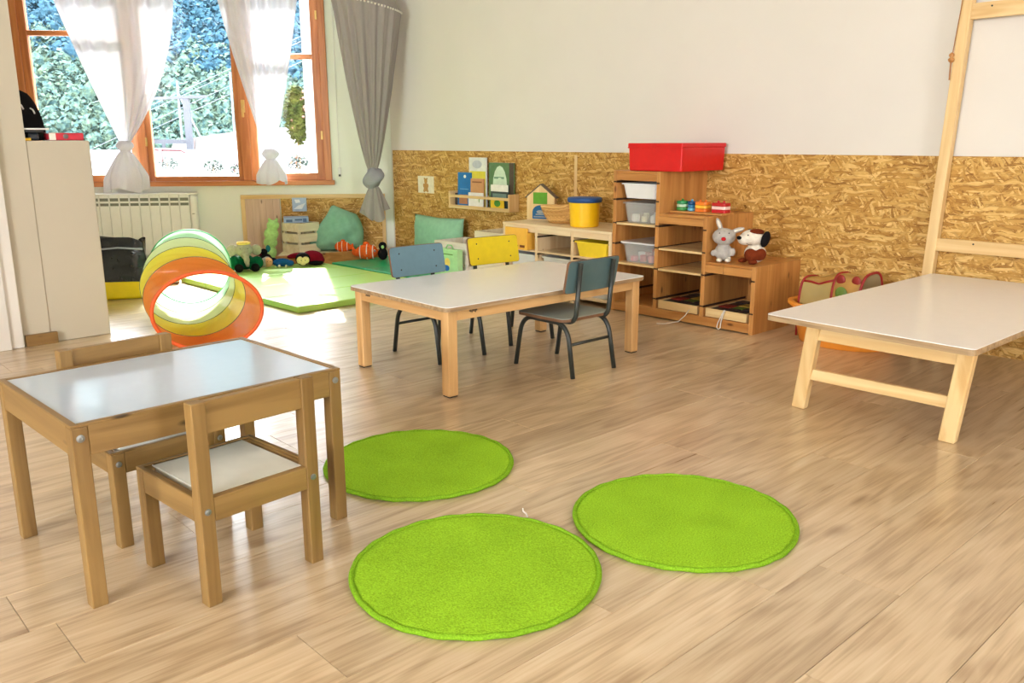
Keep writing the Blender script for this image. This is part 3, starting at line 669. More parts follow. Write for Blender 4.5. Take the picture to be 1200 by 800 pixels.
school_chair('dark teal school chair with its back to the camera at the low table', (-2.585, 2.70, 0), R(180), teal_ply, seat_grey, G)

# ---- wall-hinged table at the right and the timber frame behind it
t = thing('folding_wall_table', 'wide white plywood table with slanted front legs against the wood-panelled wall', 'table', (-1.28, 2.79, 0), 0)
def L(x, y): return (x + 1.28, y - 2.79)
top = [L(-1.653, 2.806), L(-.912, 2.772), L(-.89, 4.235), L(-1.634, 4.255)]
def rpoly(p, r=.02, k=4):
    o = []
    for i in range(len(p)):
        a, b, c = Vector(p[i - 1]), Vector(p[i]), Vector(p[(i + 1) % len(p)])
        d1 = (a - b).normalized(); d2 = (c - b).normalized(); p0 = b + d1 * r; p1 = b + d2 * r
        for j in range(k + 1):
            u = j / k; o.append(tuple(p0 * (1 - u) ** 2 + b * 2 * u * (1 - u) + p1 * u * u))
    return o
tp = MB().slab(rpoly(top), .337, .357).build('tabletop', ply_edge, t)
MB().slab(rpoly(top), .357, .360).build('laminate', laminate, tp)
def leg(a, b, w, d, yaw=0): return MB().hexa([(b[0] + i * w / 2, b[1] + j * d / 2, 0) for i, j in ((-1, -1), (1, -1), (1, 1), (-1, 1))], [(a[0] + i * w / 2, a[1] + j * d / 2, .337) for i, j in ((-1, -1), (1, -1), (1, 1), (-1, 1))])
LA, LB = L(-1.478, 2.85), L(-1.545, 2.905); RA, RB = L(-.955, 2.845), L(-1.012, 2.92)
leg(LA, LB, .052, .036).build('leg', pale['z'], t, bevel=.006, seg=3); leg(RA, RB, .054, .036).build('leg', pale['z'], t, bevel=.006, seg=3)
def mixp(a, b, u, z): return (a[0] * u + b[0] * (1 - u), a[1] * u + b[1] * (1 - u), z)
MB().bar(mixp(LA, LB, .43, .145), mixp(RA, RB, .43, .145), .018, .042).build('stretcher', pale['x'], t, bevel=.003)
MB().bar(mixp(LA, LB, .92, .308), mixp(RA, RB, .92, .308), .018, .05).build('apron', pale['x'], t, bevel=.003)
for x in (-1.55, -.98): MB().box(*[v for v in (x + 1.28 - .02, x + 1.28 + .02)], 4.20 - 2.79, 4.225 - 2.79, 0, .337).build('leg', pale['z'], t, bevel=.004)
MB().box(-.24, .27, 4.20 - 2.79, 4.222 - 2.79, .287, .337).build('apron', pale['x'], t, bevel=.003)

t = thing('timber_wall_frame', 'pale timber frame of posts and crossbars leaning on the wall behind the table', 'frame', (-1.3, YW - .015, 0), 0)
def post(x0, x1, name='post'):
    return MB().hexa([(x0 - .03, -.05, .0), (x0 + .018, -.05, .0), (x0 + .018, -.004, .0), (x0 - .03, -.004, .0)], [(x1 - .03, -.05, 2.5), (x1 + .018, -.05, 2.5), (x1 + .018, -.004, 2.5), (x1 - .03, -.004, 2.5)]).build(name, pale['z'], t, bevel=.003)
post(-.36, -.265); post(.36, .43)
def cross(x0, x1, z0, z1, screws):
    b = MB().box(x0, x1, -.044, -.022, z0, z1).build('crossbar', pale['x'], t, bevel=.003)
    for sx, sz in screws: MB().lathe([(.004, 0), (.004, .002)], 10).build('screw', screw_m, b, loc=(0, 0, 0)).matrix_local = Matrix.Translation((sx, -.0445, sz)) @ Matrix.Rotation(R(90), 4, 'X')
cross(-.335, .36, .470, .530, [(-.16, .515)]); cross(-.29, .40, 1.508, 1.575, [(-.20, 1.556)])
t = thing('pull_cord', 'thin brown cord with wooden toggle hanging beside the timber post', 'cord', (-1.64, YW - .08, 1.25), 0)
rope = plain('brown_cord', srgb(168, 116, 70), .8)
MB().tube([(.05, .0, 1.1), (.022, 0, .34), (.004, 0, .12)], .0022, 6).build('cord', rope, t); MB().lathe([(.004, .075), (.012, .082), (.014, .092), (.006, .098), (.012, .106), (.010, .114), (.003, .12)], 14).build('toggle', lacq['z'], t, smooth=True)
MB().tube([(0, 0, .08), (.001, 0, 0)], .0035, 6).build('cord_end', rope, t)

# ---- round rugs
def rug(label, x, y, rot):
    t = thing('round_rug', label, 'rug', (x, y, 0), rot, 'round lime green rugs')
    r = .296; prof = [(r - .012, 0), (r - .012, .010)] + [(r - .012 - .03 * k / 4, .010 + .002 * math.sin(k * .39)) for k in range(1, 5)] + [(.1, .0125), (.002, .0125)]
    MB().lathe(prof, 96, cap0=False, cap1=True).build('pile', rug_m, t, smooth=True)
    ring = [((r - .006) * math.cos(a) * (1 + .004 * math.sin(5 * a)), (r - .006) * math.sin(a) * (1 + .004 * math.sin(5 * a)), .0068 + .0012 * math.sin(23 * a)) for a in [2 * math.pi * k / 120 for k in range(120)]]
    MB().tube(ring, .0068, 8, closed=True).build('binding', rug_edge, t, smooth=True)
rug('round lime green rug farthest from the camera, beside the small table leg', -2.06, 1.5, 0)
rug('round lime green rug nearest the camera', -1.415, 1.185, 1)
rug('round lime green rug on the right, farthest from the small table', -1.25, 1.772, 2)
tag(MB().tube([(-1.59, 1.502, .003), (-1.575, 1.489, .004), (-1.56, 1.487, .002), (-1.545, 1.476, .003)], .0022, 6).build('thread_scrap', trim_m), 'short white scrap of thread on the floor between the rugs', 'thread')

# ---- crawl tunnel
FR = Vector((-3.965, 1.662, 0)); BK = Vector((-5.22, 2.10, 0)); TDIR = (BK - FR).normalized(); TLEN = (BK - FR).length
t = thing('play_tunnel', 'collapsible striped fabric crawl tunnel with orange near ring', 'tunnel', FR, math.atan2(TDIR.y, TDIR.x))
RW, RH = .252, .190
def tp_(u, a, k=0):   # u along, a around
    sag = 1 - .035 * math.sin(math.pi * ((u * 4) % 1)) ; wr = 1 + .018 * math.sin(a * 13 + u * 60 + 2 * math.sin(a * 2)) * math.sin(math.pi * ((u * 4) % 1))
    sq = 1 - .06 * u; rh_ = RH + .038 * u ** .6
    bend = .05 * math.sin(u * math.pi)
    return (u * TLEN, RW * sq * sag * wr * math.cos(a) + bend, rh_ * (1 + sag * wr * math.sin(a)) + .004)
segs = [('orange_section', sheet('tunnel_orange', srgb(255, 168, 88), .68, .04)), ('yellow_section', sheet('tunnel_yellow', srgb(255, 244, 104), .68, .05)),
        ('pale_section', sheet('tunnel_pale', srgb(222, 232, 186), .45, .05)), ('green_section', sheet('tunnel_green', srgb(184, 226, 198), .45, .05))]
for i, (nm, mt) in enumerate(segs):
    MB().grid(lambda a, v, i=i: tp_(min(.9999, (i + max(.001, min(.999, v))) / 4) if 0 < v < 1 else (i + v) / 4 - (1e-6 if v == 1 else 0), a * 2 * math.pi), 96, 15, True).build(nm, mt, t, smooth=True)
wire = plain('tunnel_wire', srgb(84, 96, 70), .5); orange_trim = plain('tunnel_trim', srgb(226, 92, 30), .6); green_trim = plain('tunnel_green_trim', srgb(80, 190, 130), .6)
for i in range(5):
    u = i / 4; pts = [Vector(tp_(u, 2 * math.pi * k / 64)) for k in range(64)]
    MB().tube(pts, .0095 if i == 0 else (.006 if i == 4 else .0026), 8, closed=True).build('ring', [orange_trim, wire, wire, wire, green_trim][i], t, smooth=True)

# ---- floor mats
lime_mat = plain('mat_lime', srgb(180, 228, 112), .32, var=.03, scale=4); lime_side = plain('mat_lime_side', srgb(150, 206, 60), .4, var=.03); emer = plain('mat_emerald', srgb(14, 170, 112), .35, var=.03, scale=4)
def mat_(label, x0, x1, y0, y1, k, mt, rz, z=.0, h=.04):
    t = thing('folding_mat', label, 'mat', ((x0 + x1) / 2, (y0 + y1) / 2, z), rz); w = (x1 - x0) / k
    for i in range(k): MB().box(-(x1 - x0) / 2 + i * w + .0015, -(x1 - x0) / 2 + (i + 1) * w - .0015, -(y1 - y0) / 2, (y1 - y0) / 2, .0, h).build('mat_panel', mt, t, bevel=.008, seg=3)
mat_('long lime green folding gym mat in front of the soft toys', -6.13, -4.50, 2.40, 3.53, 4, lime_mat, R(1.5))
mat_('dark emerald green gym mat beside the wood-panelled wall', -6.01, -4.66, 3.57, 4.25, 3, emer, R(1))

# ================================================================== STORAGE
UY = 3.845; D_ = YW - .014 - UY
def open_tray(m, x0, x1, y0, y1, z0, z1, taper=.015, th=.004, lip=.012):
    """hollow tray with a rim: outer shell, inner shell"""
    b = rounded(x0 + taper, x1 - taper, y0 + taper, y1 - taper, .02, 3); t_ = rounded(x0, x1, y0, y1, .025, 3); l = rounded(x0 - lip, x1 + lip, y0 - lip, y1 + lip, .03, 3)
    n = len(b); ins = lambda p: [(x + (th if x < (x0 + x1) / 2 else -th), y + (th if y < (y0 + y1) / 2 else -th)) for x, y in p]
    loops = [[(x, y, z0) for x, y in b], [(x, y, z1 - .008) for x, y in t_], [(x, y, z1 - .008) for x, y in l], [(x, y, z1) for x, y in l], [(x, y, z1) for x, y in ins(t_)], [(x, y, z0 + th) for x, y in ins(b)]]
    v = [p for q in loops for p in q]; f = [tuple(range(n))[::-1]]
    for k in range(len(loops) - 1): f += [(k * n + i, k * n + (i + 1) % n, (k + 1) * n + (i + 1) % n, (k + 1) * n + i) for i in range(n)]
    f.append(tuple(range(5 * n, 6 * n))); return m.add(v, f)
# ---- stepped storage unit
ux = -3.304
t = thing('stepped_storage_unit', 'stepped pine storage unit of three columns against the wood-panelled wall', 'storage unit', (ux, UY, 0))
def X(x): return x - ux
cols = [(-3.304, -3.279, .819), (-2.992, -2.967, .819), (-2.672, -2.647, .592), (-2.363, -2.338, .355)]
for i, (a, b, h) in enumerate(cols):
    p = MB().box(X(a), X(b), 0, D_, 0 if i in (0, 3) else .05, h).build('side_panel' if i in (0, 3) else 'divider', lacq['z'], t, bevel=.002)
    for z in [q for q in (.11, .28, .40, .52, .655, .755) if q < h - .06]:
        g = MB()
        if i < 3 and z < (.819, .592, .355)[i] - .05: g.box(X(b) - .003, X(b) + .0006, .0, D_ - .03, z - .006, z + .006)
        if i: g.box(X(a) - .0006, X(a) + .003, .0, D_ - .03, z - .006, z + .006)
        g.box(X(a) + .003, X(b) - .003, -.0008, .002, z - .004, z + .004)
        g.build('runner_groove', groove_m, p)
for a, b, h in ((-3.279, -2.992, .819), (-2.967, -2.672, .592), (-2.647, -2.363, .355)):
    MB().box(X(a), X(b), .004, D_, h - .016, h - .001).build('top_board', lacq['x'], t, bevel=.002)
    if h > .4: MB().box(X(a), X(b), .0, .018, h - .055, h - .0165).build('top_rail', lacq['x'], t, bevel=.002)
    else:
        MB().box(X(a), X(a) + .11, .0, .018, h - .058, h - .0165).build('top_rail', lacq['x'], t, bevel=.002); MB().box(X(a) + .113, X(b), .0, .018, h - .058, h - .0165).build('top_rail', lacq['x'], t, bevel=.002)
    MB().box(X(a), X(b), D_ - .01, D_ - .004, .05, h - .016).build('back_panel', lacq['z'], t)
    MB().box(X(a), X(b), .018, D_ - .01, .045, .058).build('bottom_board', lacq['x'], t)
MB().box(X(-3.279), X(-2.363), .0, .018, .006, .056).build('plinth', lacq['x'], t, bevel=.002)
for a, b, z in ((-3.279, -2.992, .510), (-3.279, -2.992, .280), (-2.967, -2.672, .388), (-2.967, -2.672, .272)):
    MB().box(X(a) + .001, X(b) - .001, .004, D_ - .02, z, z + .012).build('shelf', pale['x'], t, bevel=.002)

def tray(name, label, cat, x0, x1, y0, y1, z0, z1, mat, group=None, lid=None, contents=()):
    t = thing(name, label, cat, (x0, y0, z0), 0, group)
    open_tray(MB(), .012, x1 - x0 - .012, .012, y1 - y0 - .012, 0, z1 - z0, lip=.010).build('body', mat, t)
    if lid: MB().slab(rounded(0, x1 - x0, 0, y1 - y0, .02), z1 - z0 + .0005, z1 - z0 + .010).build('lid', lid, t, bevel=.002)
    return t
tray('storage_tray', 'white plastic tray in the top slot of the tall column', 'tray', -3.272, -2.998, UY + .012, UY + .36, .663, .748, white_pl)
tray('storage_box', 'clear plastic box of pale pieces in the tall column, upper shelf', 'box', -3.262, -3.004, UY + .015, UY + .36, .5225, .640, clear_box, lid=None)
tray('storage_box', 'clear lidded box of pink and red pieces in the tall column, lower shelf', 'box', -3.262, -3.004, UY + .015, UY + .36, .2925, .404, clear_box, lid=milky)
pastel = [plain('toy_pink', srgb(236, 130, 140), .5), plain('toy_red', srgb(206, 60, 70), .5), plain('toy_white', srgb(240, 236, 230), .5), plain('toy_cream', srgb(236, 226, 180), .5)]
def pile(where, x0, x1, y0, y1, z, cols_, n, grp):
    for i in range(n):
        mt, cn = cols_[i % len(cols_)]; rows = (n + 2) // 3
        x = x0 + (x1 - x0) * (i % 3) / 2; y = y0 + (y1 - y0) * (i // 3) / (rows - 1); s = rnd.uniform(.018, .026); h = rnd.uniform(.025, .055)
        m = MB().lathe([(s * .8, 0), (s, .004), (s, h - .004), (s * .8, h)], 8); o = m.build('toy_piece', mt, loc=(x, y, z), bevel=.002); o.rotation_euler.z = rnd.uniform(0, 3)
        tag(o, cn + ' toy piece inside the ' + where, 'toy piece', grp)
pile('clear lidded box on the lower shelf', -3.20, -3.07, UY + .085, UY + .28, .2968, [(pastel[0], 'pink'), (pastel[1], 'red'), (pastel[0], 'pink'), (pastel[2], 'white')], 11, 'pieces in the lower clear box')
pile('clear box on the upper shelf', -3.20, -3.07, UY + .085, UY + .28, .5268, [(pastel[2], 'white'), (pastel[3], 'cream')], 9, 'pieces in the upper clear box')
for lbl, x0, x1, z0 in (('shallow wooden puzzle tray in the bottom of the middle column', -2.955, -2.69, .0585), ('shallow wooden puzzle tray in the bottom of the low column', -2.635, -2.38, .0585)):
    t = thing('puzzle_tray', lbl, 'puzzle tray', (x0, UY + .004, z0)); w = x1 - x0; dp = .36
    MB().box(0, w, 0, .01, 0, .046).build('front_edge', pale['x'], t, bevel=.002); MB().box(0, w, dp - .01, dp, 0, .046).build('rear_edge', pale['x'], t, bevel=.002)
    MB().box(0, .01, .01, dp - .01, 0, .046).build('side_edge', pale['y'], t, bevel=.002); MB().box(w - .01, w, .01, dp - .01, 0, .046).build('side_edge', pale['y'], t, bevel=.002)
    MB().box(.01, w - .01, .01, dp - .01, .002, .03).build('base', pale['x'], t)
    pc = [plain('puzzle_red', srgb(140, 36, 28), .5), plain('puzzle_yellow', srgb(180, 150, 60), .5), plain('puzzle_green', srgb(100, 130, 50), .5), plain('puzzle_dark', srgb(46, 38, 42), .5)] if 'puzzle_red' not in MATS else [MATS[k] for k in ('puzzle_red', 'puzzle_yellow', 'puzzle_green', 'puzzle_dark')]
    for i in range(3):
        for j in range(4): MB().box(.014 + i * (w - .028) / 3, .011 + (i + 1) * (w - .028) / 3, .014 + j * .083, .011 + (j + 1) * .083, .0302, .043 + .003 * ((i + j) % 2)).build('puzzle_piece', pc[(3, 1, 3, 0, 3, 2, 3)[(i * 2 + j * 3) % 7]], t, bevel=.003)
    if 'low column' in lbl:
        MB().tube([(.12, -.002, .05), (.115, -.012, .03), (.095, -.018, -.02), (.09, -.02, -.045), (.10, -.02, -.055), (.112, -.02, -.045), (.112, -.015, -.01), (.122, -.012, .03), (.126, -.002, .05)], .0028, 6).build('pull_cord', trim_m, t, smooth=True)
    else: MB().tube([(w - .05, -.002, .02), (w - .06, -.02, -.01), (w - .085, -.05, -.045), (w - .13, -.10, -.056), (w - .17, -.13, -.0565)], .0026, 6).build('pull_cord', trim_m, t, smooth=True)
# red lidded box on the tower
t = thing('red_lidded_box', 'large red lidded box on top of the tall column', 'box', (-3.205, UY + .01, .8195))
MB().hexa([(.004, .004, 0), (.366, .004, 0), (.366, .40, 0), (.004, .40, 0)], [(0, 0, .13), (.370, 0, .13), (.370, .404, .13), (0, .404, .13)]).build('body', red_pl, t, bevel=.006)
MB().box(-.004, .374, -.004, .408, .128, .152).build('lid', red_pl, t, bevel=.005); MB().box(-.003, .373, -.006, -.0035, .124, .131).build('lid_rim', red_pl, t, bevel=.001)
# ---- bead stacking toy on the middle step
t = thing('peg_stacking_toy', 'wooden board with green, blue, orange and red stacked pegs on the middle step', 'toy', (-2.965, UY + .085, .5925))
MB().slab(rounded(.0, .345, .0, .13, .012), 0, .011).build('base', lacq['x'], t, bevel=.002)
def cl(n, r, g, b): return MATS.get(n) or plain(n, srgb(r, g, b), .35)
stack = [(.045, .034, [cl('g1', 60, 150, 70), cl('g2', 190, 226, 190), cl('g3', 40, 140, 80)], 0), (.108, .024, [cl('b1', 110, 190, 220), cl('b2', 40, 120, 170), cl('b3', 20, 80, 130)], 0),
         (.182, .038, [cl('o1', 230, 120, 40), cl('o2', 250, 190, 60), cl('o3', 236, 130, 40)], 1), (.298, .045, [cl('r1', 200, 30, 40), cl('r2', 250, 210, 200), cl('r3', 196, 30, 34)], 1)]
for x, r, cs, sq in stack:
    for k, c in enumerate(cs):
        z0, z1 = .0112 + k * .018, .0112 + (k + 1) * .018 - .0006
        if sq:
            p = MB().slab(rounded(x - r, x + r, .065 - .03, .065 + .03, .012), z0, z1).build('block', c, t, bevel=.003)
        else: p = MB().lathe([(r - .004, z0), (r, z0 + .004), (r, z1 - .004), (r - .004, z1)], 20, (x, .065, 0)).build('disc', c, t, smooth=False)
    for dx in ((-.018, .018) if sq else (0,)): MB().ell((x + dx, .065, .0112 + .054 + .004), (.007, .007, .007), 10, 6).build('peg', cs[0], t, smooth=True)

# ---- low storage unit
lx0 = -4.262; LH = .461
t = thing('low_storage_unit', 'low pale pine storage unit with bins left of the stepped unit', 'storage unit', (lx0, UY, 0))
def Q(x): return x - lx0
ups = [(-4.262, -4.238), (-3.957, -3.933), (-3.640, -3.616), (-3.332, -3.309)]
for i, (a, b) in enumerate(ups):
    p = MB().box(Q(a), Q(b), 0, D_, 0, LH - .017).build('upright', light_unit['z'], t, bevel=.002)
    for z in (.15, .275, .385):
        g = MB()
        if i < 3: g.box(Q(b) - .003, Q(b) + .0006, 0, D_ - .02, z - .005, z + .005)
        if i > 0: g.box(Q(a) - .0006, Q(a) + .003, 0, D_ - .02, z - .005, z + .005)
        g.build('runner_groove', groove_m, p)
MB().box(0, Q(-3.309), -.002, D_, LH - .016, LH).build('top_board', light_unit['x'], t, bevel=.002)
for (a, b), (c, d) in zip(ups, ups[1:]):
    MB().box(Q(b), Q(c), -.001, .018, LH - .052, LH - .0165).build('top_rail', light_unit['x'], t, bevel=.002)
    MB().box(Q(b), Q(c), D_ - .01, D_ - .004, .03, LH - .017).build('back_panel', light_unit['z'], t)
    MB().box(Q(b), Q(c), .002, D_ - .012, .283, .295).build('shelf', light_unit['x'], t, bevel=.002)
    MB().box(Q(b), Q(c), .004, D_ - .012, .03, .045).build('bottom_board', light_unit['x'], t, bevel=.002)
for lbl, a, b in (('milky white bin under the shelf, left bay of the low unit', -4.238, -3.957), ('milky white bin under the shelf, middle bay of the low unit', -3.933, -3.640), ('milky white bin under the shelf, right bay of the low unit', -3.616, -3.332)):
    tray('storage_bin', lbl, 'bin', a + .004, b - .004, UY + .012, UY + .38, .0455, .262, milky, 'milky bins in the low unit')
tray('storage_bin', 'yellow plastic bin in the right upper bay of the low unit', 'bin', -3.614, -3.334, UY - .015, UY + .36, .2955, .388, yel_bin)
t = thing('cardboard_box', 'orange-yellow cardboard box with small dark print jutting from the low unit', 'box', (-4.205, UY - .02, .2955))
obm = plain('orange_card', srgb(244, 186, 70), .6, var=.03)
MB().box(0, .205, 0, .26, 0, .108).build('body', obm, t, bevel=.003); MB().box(-.002, .207, -.012, -.0003, 0, .14).build('front_flap', obm, t, bevel=.003); inkm = plain('dark_print', srgb(120, 60, 20), .7)
pr = MB()
for x, z, w, h in ((.022, .014, .012, .02), (.038, .014, .018, .026), (.075, .018, .05, .010), (.14, .014, .046, .016)): pr.box(x, x + w, -.0128, -.0116, z, z + h)
pr.build('print', inkm, t)
# things on top of the low unit
t = thing('toy_house', 'small wooden toy house with green window and blue door', 'toy house', (-4.165, 4.10, LH + .0003), R(18))
hw = .105
MB().prism([(-hw, 0), (hw, 0), (hw, .155), (0, .235), (-hw, .155)], 0, .035).build('house_front', pale['z'], t, bevel=.002)
for s in (-1, 1): MB().bar((s * (hw + .012), .018, .149), (0, .018, .240), .045, .005, (0, 0, 1)).build('roof_board', plain('roof_grey', srgb(104, 92, 80), .6) if 'roof_grey' not in MATS else MATS['roof_grey'], t)
MB().box(-.055, .05, -.002, .001, .108, .185).build('window', plain('green_felt', srgb(96, 160, 40), .7), t); 
MB().prism([(-.06, .008)] + [(.0 + .06 * math.cos(R(180 - a)), .055 + .045 * math.sin(R(a))) for a in range(0, 181, 20)] + [(.06, .008)], -.003, .001).build('door', plain('blue_felt', srgb(30, 100, 150), .7), t)
pr = MB().box(-.05, .045, -.0042, -.003, .018, .026).box(-.035, .03, -.0042, -.003, .034, .042).ell((0, -.003, .055), (.03, .0015, .012), 12, 6); pr.build('door_picture', plain('grey_felt', srgb(150, 160, 165), .7), t)
# wicker basket on its side edge: woven ribs and strands
wick = wood('wicker', srgb(232, 190, 118), srgb(196, 144, 76), 'x', .6)
t = thing('wicker_basket', 'shallow oval wicker basket on the low unit behind the yellow tub', 'basket', (-3.925, 4.055, LH + .001), R(10))
def bk_(a, u): r = .6 + .4 * u ** .7; return Vector((.145 * r * math.cos(a), .088 * r * math.sin(a), .012 + .088 * u + .04 * u * max(0, -math.cos(a) * -1) ** 2))
MB().grid(lambda a, v: bk_(a * 6.2832, v) * 1, 40, 8, True).build('basket_wall', wick, t, smooth=True, solid=.004)
MB().lathe([(.9, 0), (1, .01), (.9, .014)], 28, sx=.1, sy=.064).build('basket_base', wick, t)
for k in range(7): MB().tube([bk_(2 * math.pi * i / 48, k / 7) + Vector((.003 * math.cos(2 * math.pi * i / 48), .003 * math.sin(2 * math.pi * i / 48), .003 * (1 if (i + k) % 2 else -1))) for i in range(48)], .0048, 6, closed=True).build('woven_strand', wick, t, smooth=True)
MB().tube([bk_(2 * math.pi * i / 48, 1) + Vector((0, 0, .003)) for i in range(48)], .009, 8, closed=True).build('basket_rim', wick, t, smooth=True)
t = thing('yellow_tub', 'yellow tub with blue lid on the low storage unit', 'tub', (-3.665, 3.995, LH + .0003))
MB().lathe([(.085, 0), (.09, .004), (.097, .15), (.094, .15)], 40).build('tub', yel_pl, t, smooth=False, bevel=.001)
MB().lathe([(.101, .150), (.108, .155), (.109, .172), (.104, .180), (.03, .182), (.001, .182)], 40).build('lid', blue_lid, t, smooth=True)
t = thing('red_toy_plate', 'small red toy on a saucer behind the yellow tub', 'toy', (-3.45, 4.20, LH + .0003))
MB().lathe([(.03, 0), (.055, .012), (.055, .016), (.028, .006)], 24).build('saucer', MATS['r2'], t); MB().ell((0, 0, .038), (.03, .03, .024)).build('ball', MATS['r1'], t, smooth=True)

# ---- wall bookshelf with picture books
t = thing('wall_bookshelf', 'narrow pine picture-book shelf mounted on the wood-panelled wall', 'shelf', (-5.275, YW - .0125, .481))
SL = .697
for x in (0, SL - .014): MB().box(x, x + .014, -.10, 0, 0, .128).build('end_panel', pale['z'], t, bevel=.003)
MB().box(.014, SL - .014, -.098, 0, .0, .012).build('base', pale['x'], t, bevel=.002)
MB().box(.014, SL - .014, -.1, -.088, .0121, .026).build('front_lip', pale['x'], t, bevel=.002)
MB().box(.014, SL - .014, -.1, -.088, .082, .102).build('front_rail', pale['x'], t, bevel=.002)
MB().box(.014, SL - .014, -.012, 0, .08, .105).build('rear_rail', pale['x'], t, bevel=.002)
paper = plain('paper', srgb(240, 236, 224), .8)
def book(label, x0, x1, y, h, th, cover, lean=.12, deco=()):
    t = thing('picture_book', label, 'book', (x0, y, .4935)); t.rotation_euler.x = -lean
    w = x1 - x0; MB().box(0, w, 0, th, 0, h).build('cover', cover, t, bevel=.0015); MB().box(.002, w - .002, .0015, th - .0015, h - .0005, h + .0004).build('pages', paper, t)
    for nm, (a, b, z0, z1), mt, kind in deco:
        m = MB()
        if kind == 'box': m.box(a, b, -.0008, .0003, z0, z1)
        else: m.ell(((a + b) / 2, 0, (z0 + z1) / 2), ((b - a) / 2, .0009, (z1 - z0) / 2), 18, 8)
        m.build(nm, mt, t)
c = lambda n, r, g, b: MATS.get(n) or plain(n, srgb(r, g, b), .5)
yb = YW - .0125
book('tall pale book with yellow lower half at the back of the wall shelf', -5.10, -4.90, yb - .034, .37, .012, c('pale_cover', 226, 228, 222), .0, [('cover_print', (.01, .19, .005, .27), c('lime_print', 226, 214, 70), 'box'), ('cover_print', (.04, .15, .29, .35), c('grey_print', 190, 196, 204), 'ell')])
book('blue book with white mark on the left of the wall shelf', -5.225, -5.065, yb - .05, .258, .012, c('blue_cover', 30, 118, 186), .03, [('cover_print', (.07, .10, .215, .24), paper, 'ell'), ('cover_print', (.03, .13, .13, .135), c('sky_print', 120, 180, 220), 'box'), ('cover_print', (.02, .12, .02, .09), c('tan_print', 190, 130, 90), 'box')])
book('tan brown book in the middle of the wall shelf', -5.06, -4.91, yb - .058, .216, .010, c('tan_cover', 206, 150, 100), .02, [('cover_print', (.02, .13, .185, .195), c('brown_print', 140, 84, 50), 'box')])
book('white low book with small green drawing on the wall shelf', -5.065, -4.895, yb - .074, .112, .008, c('white_cover', 240, 240, 234), .0, [('cover_print', (.12, .13, .04, .085), c('green_print', 100, 150, 70), 'ell')])
book('large green forest picture book on the right of the wall shelf', -4.872, -4.60, yb - .034, .336, .012, c('forest_cover', 92, 128, 84), .0, [('cover_print', (.045, .20, .02, .315), c('mint_print', 206, 226, 200), 'ell'), ('cover_print', (.03, .22, .10, .16), c('leaf_print', 150, 190, 90), 'ell'), ('cover_print', (.225, .272, .0, .336), c('bark_print', 84, 70, 58), 'box'), ('cover_print', (.06, .17, .22, .235), c('title_print', 120, 160, 130), 'box')])
book('white topped dark book in front of the large green book', -4.825, -4.635, yb - .056, .178, .010, c('dark_cover', 50, 66, 66), .0, [('cover_print', (.0, .19, .13, .178), paper, 'box'), ('cover_print', (.02, .17, .085, .115), c('grey_green', 110, 140, 130), 'box')])
book('small yellow book with green figure at the front of the wall shelf', -4.81, -4.665, yb - .074, .085, .008, c('yellow_cover', 236, 196, 40), .0, [('cover_print', (.04, .11, .02, .07), c('frog_print', 70, 140, 50), 'ell')])
book('narrow dark book at the left end of the wall shelf', -5.255, -5.228, yb - .05, .1, .02, c('black_cover', 70, 60, 56), .0)
t = thing('bear_card', 'small white card with a brown bear drawing pinned on the wall', 'card', (-5.798, YW - .0132, .571))
MB().box(0, .213, 0, .0012, 0, .136).build('card', c('cream_card', 236, 226, 200), t)
m = MB()
for x, z, a, b in ((.105, .048, .030, .036), (.105, .096, .022, .022), (.087, .116, .008, .008), (.123, .116, .008, .008), (.082, .018, .012, .013), (.128, .018, .012, .013), (.08, .06, .012, .016), (.13, .06, .012, .016)): m.ell((x, -.0002, z), (a, .0008, b), 14, 6)
m.build('bear_drawing', c('bear_brown', 184, 138, 70), t)

# ---- crates, cushions and boxes by the panelled wall
def crate(label, loc, rz, w, d, h, n=3, gap=.018, mat=crate_wood):
    t = thing('wooden_crate', label, 'crate', loc, rz); th = .010; sh = (h - gap * (n - 1)) / n
    for k in range(n):
        z = k * (sh + gap)
        for y in (0, d - th): MB().box(0, w, y, y + th, z, z + sh).build('slat', mat, t, bevel=.0015)
        for x in (0, w - th): MB().box(x, x + th, th, d - th, z, z + sh).build('slat', mat, t, bevel=.0015)
    for x in (th, w - th - .02):
        for y in (th, d - th - .02): MB().box(x, x + .02, y, y + .02, 0, h - .002).build('corner_post', mat, t)
    MB().box(th, w - th, th, d - th, .004, .014).build('bottom', mat, t); return t
crate('white slatted crate on the floor behind the blue and yellow chairs', (-5.05, 3.87, .0403), R(1), .36, .30, .232, mat=wood('white_crate', srgb(236, 230, 216), srgb(220, 210, 190), 'x', .6))
crate('pine slatted crate behind the yellow chair by the low unit', (-4.66, 3.93, 0), R(0), .34, .30, .365, n=4)
def pillow(name, label, loc, rz, w, h, d, mat, tilt=0.12, seed=1, rz2=0):
    t = MB(); q = random.Random(seed); ph = [q.uniform(0, 6) for _ in range(4)]
    def P(s):
        def f(u, v):
            a, b = u * 2 - 1, v * 2 - 1; e = (max(0, 1 - abs(a) ** 2.6) * max(0, 1 - abs(b) ** 2.6)) ** .5
            pin = 1 - .07 * (1 - abs(b)) * abs(a) ** 4 ; pin2 = 1 - .07 * (1 - abs(a)) * abs(b) ** 4
            wr = .08 * math.sin(5 * a + ph[0] + 3 * b) * math.sin(4 * b + ph[1]) + .05 * math.sin(11 * a * b + ph[2])
            return (a * w / 2 * pin, s * (d / 2) * e * (1 + wr), h / 2 + b * h / 2 * pin2)
        return f
    t.grid(P(-1), 24, 20); t.grid(P(1), 24, 20); o = t.build(name, mat, smooth=True, loc=loc); o.rotation_euler = (-tilt, rz2, rz); tag(o, label, 'cushion'); return o
